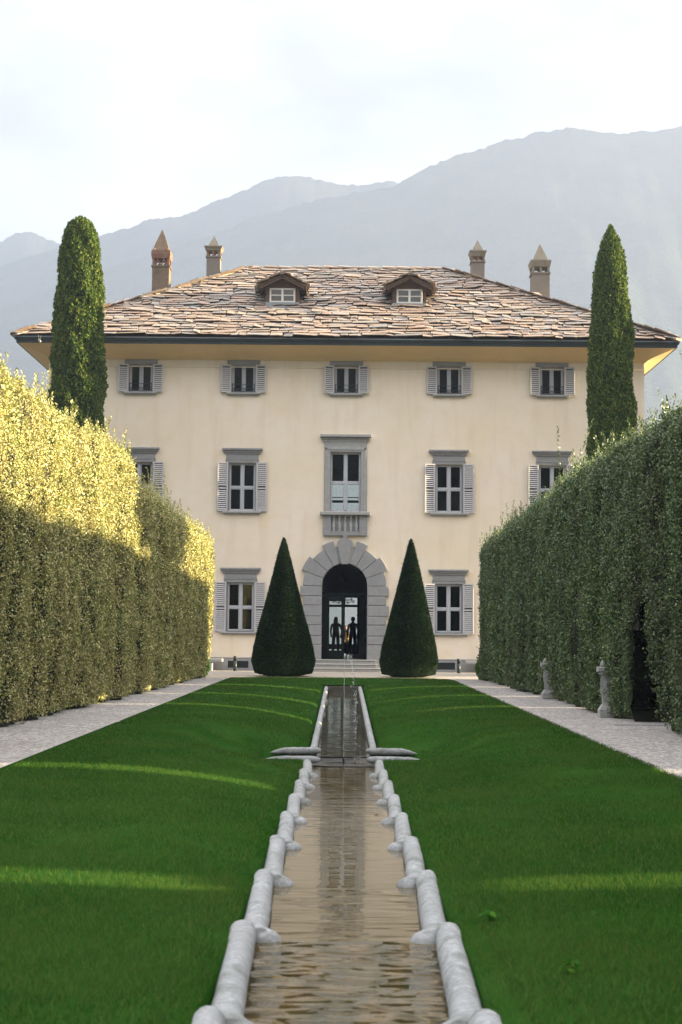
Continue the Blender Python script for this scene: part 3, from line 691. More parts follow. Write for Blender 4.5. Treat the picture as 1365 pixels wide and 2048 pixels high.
bal = bl.build('balustrade', M['stone'], f_)
for i in range(5):
    xx = -.44 + .22 * i
    MB().lathe([(.055, -.77), (.055, -.73), (.035, -.71), (.065, -.62), (.07, -.55), (.05, -.45), (.03, -.33), (.045, -.28), (.03, -.25), (.055, -.19), (.055, -.132)], (xx, -.085, 0), 10).build('baluster', M['stone_pale'], bal, True)
# arch surround
CZ = 3.30; RI = .88
av = MB(); sp = 1.0
NV = 9; key_i = 4
for i in range(NV):
    a0 = math.pi * i / NV; a1 = math.pi * (i + 1) / NV; g_ = .011
    RO = {0: 1.62, 1: 1.78, 2: 1.62, 3: 1.80, 4: 1.62, 5: 1.80, 6: 1.62, 7: 1.78, 8: 1.62}[i]
    if i == key_i: continue
    if i == 3: a1 = math.pi * (i + .72) / NV + .02
    if i == 5: a0 = math.pi * (i + .28) / NV - .02
    rr = [(RI, a0 + g_ / RI), (RO, a0 + g_ / RO), (RO, a1 - g_ / RO), (RI, a1 - g_ / RI)]
    am = (a0 + a1) / 2
    poly = [(RI * math.cos(a0 + g_), CZ + RI * math.sin(a0 + g_)), (RO * math.cos(a0 + g_ * .6), CZ + RO * math.sin(a0 + g_ * .6)), (RO * math.cos(am), CZ + RO * math.sin(am)), (RO * math.cos(a1 - g_ * .6), CZ + RO * math.sin(a1 - g_ * .6)), (RI * math.cos(a1 - g_), CZ + RI * math.sin(a1 - g_)), (RI * math.cos(am), CZ + RI * math.sin(am))]
    ins = [(x_ * .975 + .025 * (1.24 * math.cos(am)), CZ + (z_ - CZ) * .975 + .025 * 1.24 * math.sin(am)) for x_, z_ in poly]
    n = 6; y_ = -.16
    av.add([(x_, y_ + .02, z_) for x_, z_ in poly] + [(x_, .44, z_) for x_, z_ in poly] + [(x_, y_, z_) for x_, z_ in ins],
           [tuple(range(2 * n, 3 * n))] + [(j, j + n, (j + 1) % n + n, (j + 1) % n) for j in range(n)] + [(2 * n + j, j, (j + 1) % n, 2 * n + (j + 1) % n) for j in range(n)])
# keystone with a small stem
av.extr([(-.13, 4.15), (.13, 4.15), (.30, 5.02), (.24, 5.06), (.12, 5.10), (.085, 5.18), (.075, 5.27), (-.075, 5.27), (-.085, 5.18), (-.12, 5.10), (-.24, 5.06), (-.30, 5.02)], -.22, .40)
z = CZ
for h_, xo in ((.40, 1.72), (.36, 1.60), (.42, 1.72), (.34, 1.60), (.42, 1.66), (.34, 1.60)):
    z0 = z - h_
    for s_ in (-1, 1):
        x0, x1 = sorted((s_ * RI, s_ * xo)); av.box(x0, x1, -.16, .44, z0 + .014, z - .014, .02)
    z = z0
for s_ in (-1, 1):
    x0, x1 = sorted((s_ * (RI + .02), s_ * 1.58)); av.box(x0, x1, -.13, .44, .46, CZ - .001)
    x0, x1 = sorted((s_ * RI, s_ * 1.58)); av.box(x0, x1, -.19, .44, .12, z - .014, .015)
# flat backing ring in the joints
for i in range(24):
    a0 = math.pi * i / 24; a1 = math.pi * (i + 1) / 24
    av.extr([((RI + .015) * math.cos(a0), CZ + (RI + .015) * math.sin(a0)), (1.56 * math.cos(a0), CZ + 1.56 * math.sin(a0)), (1.56 * math.cos(a1), CZ + 1.56 * math.sin(a1)), ((RI + .015) * math.cos(a1), CZ + (RI + .015) * math.sin(a1))], -.128, .43)
av.build('door_surround', M['stone'], villa)
for z0, z1, d, x in ((.30, .45, .38, 1.22), (.15, .30, .72, 1.24), (.0, .15, 1.06, 1.38)):
    st = MB(); st.box(-x, x, -d, -.0 if z0 > .2 else -.0, z0, z1 - .045, .004); st.box(-x - .02, x + .02, -d - .03, .0, z1 - .044, z1, .012)
    st.build('step', M['step'], villa)
# front door: arched dark frame, closed left leaf, open right leaf
dr = MB()
Y0, Y1 = .46, .53
for i in range(16):
    a0 = math.pi * i / 16; a1 = math.pi * (i + 1) / 16
    dr.extr([(.84 * math.cos(a0), CZ + .84 * math.sin(a0)), (.95 * math.cos(a0), CZ + .95 * math.sin(a0)), (.95 * math.cos(a1), CZ + .95 * math.sin(a1)), (.84 * math.cos(a1), CZ + .84 * math.sin(a1))], Y0, Y1)
dr.box(-.9, -.84, Y0, Y1, .45, CZ); dr.box(.84, .9, Y0, Y1, .45, CZ); dr.box(-.84, .84, Y0, Y1, 2.93, 3.05, .01)
door = dr.build('door', M['door_paint'], villa)
lf = MB(); lf.box(-.84, -.62, Y0, Y1, .46, 2.92, .01); lf.box(-.09, .0, Y0, Y1, .46, 2.92, .01); lf.box(-.62, -.09, Y0, Y1, .46, .78, .01); lf.box(-.62, -.09, Y0, Y1, 2.72, 2.92, .01)
l1 = lf.build('door_leaf', M['door_paint'], door); MB().add([(-.62, .5, .78), (-.09, .5, .78), (-.09, .5, 2.72), (-.62, .5, 2.72)], [(0, 1, 2, 3)]).build('pane', M['glass'], l1)
MB().tube([(-.05, .44, 1.45), (-.05, .40, 1.45), (-.13, .40, 1.45)], .012, 8).build('handle', M['iron'], l1, True)
lf = MB(); lf.box(.78, .84, .54, .70, .46, 2.92); lf.box(.78, .84, 1.32, 1.40, .46, 2.92); lf.box(.78, .84, .70, 1.32, .46, .9); lf.box(.78, .84, .70, 1.32, 2.72, 2.92)
lf.build('door_leaf', M['door_paint'], door)['label'] = 'right door leaf standing open into the hall'
# garden door at the back of the hall
bd = MB(); q0, q1 = DEP - .30, DEP - .24
bd.box(-.82, -.72, q0, q1, .45, 3.35); bd.box(.64, .74, q0, q1, .45, 3.35); bd.box(-.13, .04, q0 - .005, q1, .45, 2.78); bd.box(-.72, .64, q0, q1, 2.74, 2.86); bd.box(-.72, .64, q0, q1, 3.20, 3.35)
bd.box(-.72, -.13, q0, q1, .45, .62); bd.box(.04, .64, q0, q1, .45, .62); bd.box(-.72, -.13, q0, q1, .68, .93); bd.box(.04, .64, q0, q1, .62, .93)
d2 = bd.build('door', M['door_paint'], villa)
sg = MB()
for s_ in (-1, 1):
    for cx_, cz_, r_ in ((.30, 3.03, .12), (.12, 3.05, .10), (.47, 3.0, .08), (.21, 2.93, .05), (.40, 3.12, .05)):
        pts = [(s_ * cx_ + (r_ * (1 - t * .75)) * math.cos(t * 9) - .04, DEP - .28, cz_ + (r_ * (1 - t * .75)) * math.sin(t * 9)) for t in np.linspace(0, 1, 16)]
        sg.tube(pts, .016, 5)
sg.box(-.14, .06, q0, q1, 2.86, 3.2); sg.build('scroll_grille', M['iron'], d2, True)
# back balcony door upstairs seen through the central window
bu = MB(); bu.box(-.9, -.80, q0, q1, 6.3, 8.9); bu.box(.80, .9, q0, q1, 6.3, 8.9); bu.box(-.05, .05, q0, q1, 6.3, 8.9); bu.box(-.8, .8, q0, q1, 7.88, 8.0); bu.box(-.8, .8, q0, q1, 8.12, 8.16); bu.build('window_frame', M['door_paint'], villa)
# dormers
for (dx, pk) in ((-2.66, 0), (2.57, 1)):
    y0 = 2.20; zb = 14.80; wz = 15.62; hw = .69
    db = MB(); 
    db.box(-hw, -.54, y0, y0 + 2.2, zb - .1, wz, 0); db.box(.54, hw, y0, y0 + 2.2, zb - .1, wz, 0)
    db.extr([(-hw, wz), (hw, wz), (0, 16.02)], y0, y0 + 2.6); db.box(-.54, .54, y0 + .02, y0 + .10, wz - .03, wz + .02)
    do = db.build('dormer', M['wood'], villa, False, (dx, 0, 0))
    lead = MB(); lead.box(-hw - .01, hw + .01, y0 - .025, y0 + .05, zb - .12, zb + .22, .006); lead.box(-hw - .10, hw + .12, y0 - .22, y0 + .0, zb - .06, zb - .02, .006); lead.build('flashing', M['lead'], do)
    wf = MB(); a_, c_ = zb + .22, wz - .01; wy0, wy1 = y0 - .01, y0 + .05; ww = .53
    for x0, x1 in ((-ww, -ww + .07), (ww - .07, ww), (-.045, .045)): wf.box(x0, x1, wy0, wy1, a_, c_, .006)
    for z0, z1 in ((a_, a_ + .06), (c_ - .06, c_), ((a_ + c_) / 2 - .02, (a_ + c_) / 2 + .02)):
        for x0, x1 in ((-ww + .07, -.045), (.045, ww - .07)): wf.box(x0, x1, wy0 + .004, wy1, z0, z1, .004)
    wfo = wf.build('window_frame', M['white_frame'], do)
    MB().add([(-ww + .03, y0 + .03, a_), (ww - .03, y0 + .03, a_), (ww - .03, y0 + .03, c_), (-ww + .03, y0 + .03, c_)], [(0, 1, 2, 3)]).build('pane', M['glass'], wfo)
    MB().box(-.53, .53, y0 + .3, y0 + .34, zb, wz).build('shade_panel', plain('painted dormer shade', (.06, .065, .06), .9, .1), do)  # dark sheet behind the pane, painted to stand for the unlit interior
    rf = MB()
    for s_ in (-1, 1):
        # sloping plate with timber edge then slabs over it
        rf.add([(0, y0 - .32, 16.13), (s_ * .98, y0 - .32, 15.66), (s_ * .98, y0 + 1.4, 15.66), (0, y0 + 2.6, 16.13), (0, y0 - .32, 16.05), (s_ * .98, y0 - .32, 15.58), (s_ * .98, y0 + 1.4, 15.58), (0, y0 + 2.6, 16.05)],
               [(0, 1, 2, 3), (7, 6, 5, 4), (0, 4, 5, 1), (1, 5, 6, 2), (2, 6, 7, 3)])
        for yy in (y0 - .30, y0 + .1, y0 + .5):
            rf.add([(s_ * .02, yy, 16.04), (s_ * .92, yy, 15.60), (s_ * .92, yy + .09, 15.60), (s_ * .02, yy + .09, 16.04), (s_ * .02, yy, 15.95), (s_ * .92, yy, 15.50), (s_ * .92, yy + .09, 15.50), (s_ * .02, yy + .09, 15.95)],
                   [(0, 1, 2, 3), (7, 6, 5, 4), (0, 4, 5, 1), (1, 5, 6, 2), (2, 6, 7, 3)])
    rfo = rf.build('dormer_roof', M['wood'], do)
    ss = MB()
    for s_ in (-1, 1):
        A_ = Vector((s_ * 1.02, y0 - .36, 15.66)); 
        U_ = Vector((0, 1, 0)); V_ = Vector((-s_ * .902, 0, .43)).normalized()
        if s_ > 0: slabs(ss, A_, U_, V_, lambda v: (0, 1.9 + v * .8), 1.06, .26)
        else: slabs(ss, A_ + Vector((0, 2.3, 0)), -U_, V_, lambda v: (.3 - v * .3, 2.3), 1.06, .26)
    caps(ss, (0, y0 - .36, 16.10), (0, y0 + 2.4, 16.10), .12)
    ss.build('dormer_slabs', M['slab'], rfo)
# chimneys
def chimney(cx, cy, zb, zs, zc0, zc1, zt, w, wc, ws, mat, kind):
    b = MB().box(-w / 2, w / 2, -w / 2, w / 2, zb - .8, zs)
    b.box(-w / 2 - .04, w / 2 + .04, -w / 2 - .04, w / 2 + .04, zs + .001, zs + .07)
    ch = b.build('chimney', M[mat], villa, False, (cx, cy, 0))
    h0, h1 = zs + .072, zc0; p_ = .10; vm_ = M['brick'] if kind != 'stone' else M[mat]
    for sx in (-1, 1):
        for sy in (-1, 1):
            x0, x1 = sorted((sx * w / 2, sx * (w / 2 - p_))); y0, y1 = sorted((sy * w / 2, sy * (w / 2 - p_))); MB().box(x0, x1, y0, y1, h0, h1).build('vent_post', vm_, ch)
    for s_ in (-1, 1):
        yy = s_ * (w / 2 - .05)
        if kind == 'lattice':
            for cxx in (-.13, .13):
                a_ = [(cxx - .13, h0), (cxx - .085, h0), (cxx, h1 - .07), (cxx + .085, h0), (cxx + .13, h0), (cxx + .025, h1), (cxx - .025, h1)]
                MB().extr(a_, yy - .04, yy + .04).build('vent_brace', vm_, ch)
        else: MB().box(-.05, .05, yy - .04, yy + .04, h0, h1).build('vent_post', vm_, ch)
        MB().box(yy - .04, yy + .04, -.05, .05, h0, h1).build('vent_post', vm_, ch)
    cb = MB().lathe([(w / 2 + .02, zc0 + .001), (w / 2 + .05, (zc0 + zc1) / 2), (wc / 2, zc1 - .04), (wc / 2, zc1)], n=4, sq=True)
    if kind == 'lattice':
        for sx in (-1, 1):
            for sy in (-1, 1): cb.ell((sx * (w / 2 - .08), sy * (w / 2 - .08), zc1 - .02), (.11, .11, .14), 8, 6)
    cb.build('chimney_cap', M['brick'] if kind == 'lattice' else M['cap_lichen'], ch)
    s_b = MB().lathe([(ws / 2, zc1 + .001), (ws / 2 * .62, zc1 + (zt - zc1) * .42), (.035, zt - .05), (.02, zt)], n=4, sq=True)
    s_b.build('spire', M['cap_lichen'] if kind != 'lattice' else M[mat], ch)
chimney(-7.97, 4.6, 15.8, 17.00, 17.36, 17.72, 18.70, .72, .80, .72, 'render_brown', 'lattice')
chimney(-5.92, 6.6, 16.9, 17.98, 18.28, 18.48, 19.0, .60, .80, .50, 'render_grey', 'brick')
chimney(5.78, 6.6, 16.8, 17.86, 18.12, 18.38, 18.92, .58, .76, .50, 'render_grey', 'brick')
chimney(8.27, 4.6, 15.5, 16.83, 17.14, 17.42, 18.20, .74, .88, .66, 'render_grey', 'stone')
# back terrace beyond the hall
struct(MB().box(-9, 9, 70.25, 77.5, -.3, .44).build('terrace', M['interior_floor']))
# hall lantern
ln = empty('hall_lantern', (.03, 57.2, 3.55), 'small dark hanging lantern inside the arched doorway', 'lantern')
MB().lathe([(.03, -.02), (.10, .02), (.13, .26), (.15, .28), (.05, .38), (.02, .42)], n=6).build('lantern_body', M['iron'], ln)
MB().tube([(0, 0, .42), (0, 0, 1.18)], .008, 5).build('chain', M['iron'], ln)
MB().lathe([(.085, .03), (.108, .25)], n=6).build('lantern_glass', plain('milky glass', (.5, .5, .48), .2, .05), ln)
ln.children[2].scale = (1.06, 1.06, .95)

# ------------------------------------------------------------------ forecourt furniture
for sx, x0, x1, side in ((-1, -6.9, -4.60, 'left'), (1, 4.72, 7.0, 'right')):
    be = empty('stone_bench', ((x0 + x1) / 2, 54.95, 0), f'low grey stone bench against the villa wall on the {side}, half behind a green bush', 'bench', 'stone benches by the villa wall')
    hw = (x1 - x0) / 2
    MB().box(-hw, hw, -.24, .24, .34, .46, .02).build('seat', M['stone_pale'], be)
    for s_ in (-1, 1):
        c = s_ * (hw - .50); MB().box(c - .11, c + .11, -.17, .17, 0, .339, .015).build('leg', M['stone_pale'], be)
for x, y, h, lb in ((-4.09, 54.5, .57, 'black cylindrical path light in front of the cellar grate left of the steps'), (4.41, 54.2, .54, 'black cylindrical path light right of the right yew cone')):
    bo = empty('path_light', (x, y, 0), lb, 'path light', 'black path lights on the forecourt')
    MB().lathe([(.065, 0), (.065, h * .68)], n=16).build('post', M['gutter'], bo, True)
    MB().lathe([(.067, h * .68 + .001), (.067, h - .03), (.06, h)], n=16).build('head', M['iron'], bo, True)
for x, y, h, lb in ((4.76, 33.3, .93, 'farther pale carved stone post half buried in the right hedge'), (4.79, 26.1, 1.02, 'nearer pale carved stone post half buried in the right hedge')):
    po = empty('stone_post', (x, y, 0), lb, 'stone post', 'carved stone posts in the right hedge'); po.scale = (.82, .82, 1)
    pb = MB(); s = h / 1.0
    pb.box(-.15, .22, -.13, .13, 0, .13 * s, .02); pb.add([(-.15, -.13, .131 * s), (.22, -.13, .131 * s), (.22, .13, .131 * s), (-.15, .13, .131 * s), (-.075, -.08, .23 * s), (.16, -.08, .23 * s), (.16, .08, .23 * s), (-.075, .08, .23 * s)],
           [(0, 1, 5, 4), (1, 2, 6, 5), (2, 3, 7, 6), (3, 0, 4, 7), (4, 5, 6, 7)])
    pb.build('base', M['stone_pale'], po)
    sb_ = MB().add([(-.06, -.06, .231 * s), (.15, -.06, .231 * s), (.15, .06, .231 * s), (-.06, .06, .231 * s), (-.085, -.075, .76 * s), (.15, -.075, .76 * s), (.15, .075, .76 * s), (-.085, .075, .76 * s)],
           [(0, 1, 5, 4), (1, 2, 6, 5), (2, 3, 7, 6), (3, 0, 4, 7), (4, 5, 6, 7), (3, 2, 1, 0)])
    sb_.box(-.097, -.089, -.03, .03, .42 * s, .70 * s); sb_.build('shaft', M['stone_pale'], po)
    MB().box(-.13, .15, -.11, .11, .761 * s, .81 * s, .01).box(-.17, .15, -.13, .13, .811 * s, .90 * s, .015).build('capital', M['stone_pale'], po)
    MB().lathe([(.05, .901 * s), (.065, .94 * s), (.04, .98 * s), (.01, 1.02 * s)], (-.05, 0, 0), 10).build('finial', M['stone_pale'], po, True)
struct(MB().box(4.55, 8.5, 23.75, 23.95, -.05, .03, .01).build('path_kerb', M['stone_pale']))

# bird flying past the eave
bi = empty('bird', (-11.33, 52, 12.17), 'small pale bird flying past the left eave corner', 'bird')
b = MB(); b.ell((0, 0, 0), (.05, .12, .045), 10, 8); b.ell((0, -.13, .02), (.033, .04, .033), 8, 6); b.add([(-.03, .10, 0), (.03, .10, 0), (.05, .24, .01), (-.05, .24, .01), (0, .10, .012)], [(0, 1, 2, 3)])
b.build('body', M['plume'], bi, True)
for s_ in (-1, 1):
    MB().add([(0, -.05, .02), (0, .06, .02), (s_ * .06, .04, .19), (s_ * .05, .0, .24), (s_ * .04, -.05, .17), (s_ * .002, 0, .03)], [(0, 1, 2, 3, 4)]).build('wing', M['plume'] if s_ < 0 else M['plume_dark'], bi)

# ------------------------------------------------------------------ foliage
def ellipsoid_leaves(c, r, n, L, Wd, seed, lump=.12):
    d = unit(rng.normal(0, 1, (n, 3))); k = 1 + lump * snoise(d[:, 0] * 3, d[:, 1] * 3, d[:, 2] * 3, seed=seed); k = k * (1 - .25 * rng.random(n) ** 2)
    P = np.array(c) + d * np.array(r) * k[:, None]; return leafcloud(P, d, L, Wd)
def column_tree(name, x, y, prof, mcore, mleaf, n, L, Wd, seed, label, cat, group, lump=.07, up=1.1, flat=False, lean=0, bumps=5.0, wisps=0):
    """tree with a radius profile [(z, r)...]: trunk, crown (core + leaf faces)"""
    t = empty(name, (x, y, 0), label, cat, group)
    zs_ = np.array([p_[0] for p_ in prof]); rs = np.array([p_[1] for p_ in prof])
    MB().lathe([(.16 if zs_[-1] > 6 else .07, -.1), (.13 if zs_[-1] > 6 else .06, zs_[0] + .4)], n=10).build('trunk', M['bark'], t, True)
    nz, na = 90, 48; Zc, Ac = np.meshgrid(np.linspace(zs_[0], zs_[-1], nz), np.linspace(0, 2 * np.pi, na, endpoint=False), indexing='ij')
    def rad(Z, A):
        r0 = np.interp(Z, zs_, rs); return r0 * (1 + lump * snoise(np.cos(A) * bumps * .6, np.sin(A) * bumps * .6, Z * bumps * .35, seed=seed)) 
    Rr = np.maximum(rad(Zc, Ac) - (.10 if zs_[-1] > 6 else .055), .01)
    Vc = np.stack([np.cos(Ac) * Rr + lean * Zc, np.sin(Ac) * Rr, Zc], -1).reshape(-1, 3); i_, j_ = np.meshgrid(np.arange(nz - 1), np.arange(na), indexing='ij')
    a_ = (i_ * na + j_).ravel(); b_ = (i_ * na + (j_ + 1) % na).ravel(); Qc = np.stack([a_, b_, b_ + na, a_ + na], 1)
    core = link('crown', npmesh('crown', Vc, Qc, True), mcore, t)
    # leaves distributed by area
    cum = np.cumsum(np.interp(np.linspace(zs_[0], zs_[-1], 400), zs_, rs) + .05); cum /= cum[-1]
    Z = np.interp(rng.random(n), cum, np.linspace(zs_[0], zs_[-1], 400)) + rng.normal(0, .01, n); A = rng.uniform(0, 2 * np.pi, n)
    depth = np.abs(rng.normal(0, 1, n)) * (.07 if zs_[-1] > 6 else .03); r_ = rad(Z, A) + .02 - depth
    dr_ = np.gradient(rs, zs_); sl = np.interp(Z, zs_, dr_)
    N_ = unit(np.stack([np.cos(A), np.sin(A), -sl], 1)); P = np.stack([np.cos(A) * r_ + lean * Z, np.sin(A) * r_, Z], 1)
    V1 = leafcloud(P, N_, L, Wd, .55, up, .35) if not flat else leafcloud(P, N_, L, Wd, 1.0, .15, .45)
    sets = [V1]
    if not flat:
        h_ = n // 2; sets.append(flatleaf(P[:h_] + N_[:h_] * .02, N_[:h_], L * .7, Wd, .7))
    if wisps:
        m = wisps; Z = rng.uniform(zs_[0] + .2, zs_[-1] - .05, m); A = rng.uniform(0, 6.28, m); r_ = rad(Z, A) + .03; sl = np.interp(Z, zs_, dr_)
        N_ = unit(np.stack([np.cos(A), np.sin(A), .35 + 0 * Z], 1)); P = np.stack([np.cos(A) * r_ + lean * Z, np.sin(A) * r_, Z], 1)
        sets.append(leafcloud(P, N_, L * 2.3, Wd * .6, 1.4, .1, .25))
    V_, Q_ = vcat(*sets)
    lv = link('leaves', npmesh('leaves', V_, Q_), mleaf, core); lv['kind'] = 'stuff'
    return t
cypL = [(.5, .55), (2, .75), (5, .88), (9, .93), (11, .92), (12.4, .86), (14, .78), (15.3, .68), (16.0, .56), (16.35, .40), (16.55, .16)]
cypR = [(.5, .5), (2, .68), (5, .76), (9, .78), (11, .75), (12.4, .70), (13.6, .62), (14.6, .53), (15.4, .40), (15.9, .28), (16.2, .15), (16.45, .03)]
column_tree('cypress_tree', -9.65, 51, cypL, M['cypress_core'], M['cypress'], 75000, .13, .055, 21, 'tall dark green cypress with a rounded sunlit top beyond the left hedge', 'cypress tree', 'pair of tall cypresses before the villa', .17, .8, lean=-.004, bumps=9)
column_tree('cypress_tree', 9.62, 51, cypR, M['cypress_core'], M['cypress'], 65000, .13, .05, 33, 'tall slim cypress with a pointed tip beyond the right hedge', 'cypress tree', 'pair of tall cypresses before the villa', .19, .8, lean=.003, bumps=9)
# trees standing right of the frame whose shade falls across the garden
column_tree('cypress_tree', 24, 52.2, [(.5, 1.5), (6, 2.0), (14, 1.9), (16.2, 1.1), (17.4, .2)], M['cypress_core'], M['cypress'], 9000, .4, .16, 5, 'broad dark cypress standing outside the right edge beside the villa', 'cypress tree', 'cypresses outside the right edge')
column_tree('cypress_tree', 27, 61.0, [(.5, 1.0), (6, 1.2), (16, 1.15), (20, .8), (21.4, .1)], M['cypress_core'], M['cypress'], 9000, .4, .16, 6, 'slim dark cypress standing outside the right edge level with the roof ridge', 'cypress tree', 'cypresses outside the right edge')
def round_tree(x, y, ht, cz, r, seed, label):
    t = empty('broadleaf_tree', (x, y, 0), label, 'tree'); MB().tube([(0, 0, -.1), (.1, .05, cz * .5), (0, .1, cz)], [.22, .17, .1], 9).build('trunk', M['bark'], t, True)
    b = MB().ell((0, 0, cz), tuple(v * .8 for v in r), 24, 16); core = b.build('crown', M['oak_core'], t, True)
    V_, Q_ = ellipsoid_leaves((0, 0, cz), r, 9000, .3, .16, seed, .2); lv = link('leaves', npmesh('leaves', V_, Q_), M['oak2'], core); lv['kind'] = 'stuff'
round_tree(26, 36.8, 12, 10.0, (2.4, 4.6, 2.4), 8, 'round crowned dark tree standing outside the right edge of the garden')

yewP = [(.03, .55), (.12, .96), (.5, 1.05), (1.0, .97), (2.0, .72), (3.0, .47), (4.0, .22), (4.5, .09), (4.72, .015)]
column_tree('yew_cone', -2.03, 48.8, yewP, M['yew_core'], M['yew'], 80000, .07, .022, 41, 'clipped dark yew cone left of the arched doorway', 'topiary cone', 'pair of yew cones flanking the door', .05, .1, True, lean=-.004, bumps=4, wisps=160)
yewR = [(z, r * .935) for z, r in yewP]
column_tree('yew_cone', 2.27, 48.8, yewR, M['yew_core'], M['yew'], 76000, .07, .022, 43, 'clipped dark yew cone with wispy shoots right of the arched doorway', 'topiary cone', 'pair of yew cones flanking the door', .05, .1, True, lean=.012, bumps=4, wisps=420)
for x, y, lb in ((-4.72, 47.0, 'small bright green bush at the far foot of the left hedge'), (4.66, 46.4, 'small bright green bush at the far foot of the right hedge')):
    t = empty('green_bush', (x, y, 0), lb, 'bush', 'bright green bushes at the hedge feet')
    b = MB().ell((0, 0, .34), (.26, .28, .36), 14, 10); core = b.build('crown', M['yew_core'], t, True)
    V_, Q_ = ellipsoid_leaves((0, 0, .36), (.36, .36, .42), 3500, .06, .022, 9, .12); lv = link('leaves', npmesh('leaves', V_, Q_), M['shrub'], core); lv['kind'] = 'stuff'

t = empty('sun_block_bush', (7.9, 23.6, 0), 'dark evergreen bush added behind the right hedge gap to block the sun', 'bush')  # added behind the arch to keep sun off the left hedge
core = MB().ell((0, 0, 1.45), (.85, 1.75, 1.75), 20, 14).build('crown', M['oak_core'], t, True)
V_, Q_ = ellipsoid_leaves((0, 0, 1.5), (1.0, 1.95, 1.9), 9000, .09, .05, 12, .12); lv = link('leaves', npmesh('leaves', V_, Q_), M['yew'], core); lv['kind'] = 'stuff'
for x, y, n, lb in ((.80, 7.75, 26, 'bright green broad-leaved weed beside the right rill edging'), (1.02, 6.45, 20, 'smaller weed tuft in the lawn close to the bottom right of the rill')):
    A_ = rng.uniform(0, 6.28, n); r_ = rng.uniform(.0, .05, n); N_ = np.stack([np.cos(A_) * .6, np.sin(A_) * .6, np.full(n, .9)], 1)
    V_, Q_ = flatleaf(np.stack([np.cos(A_) * r_, np.sin(A_) * r_, rng.uniform(.02, .055, n)], 1), unit(N_), .045, .026, .3)
    tag(link('weed', npmesh('weed', V_, Q_), M['shrub'], None, (x, y, float(lawn_z(np.array(x), np.array(y))) + .01)), lb, 'weed', 'weeds in the lawn')
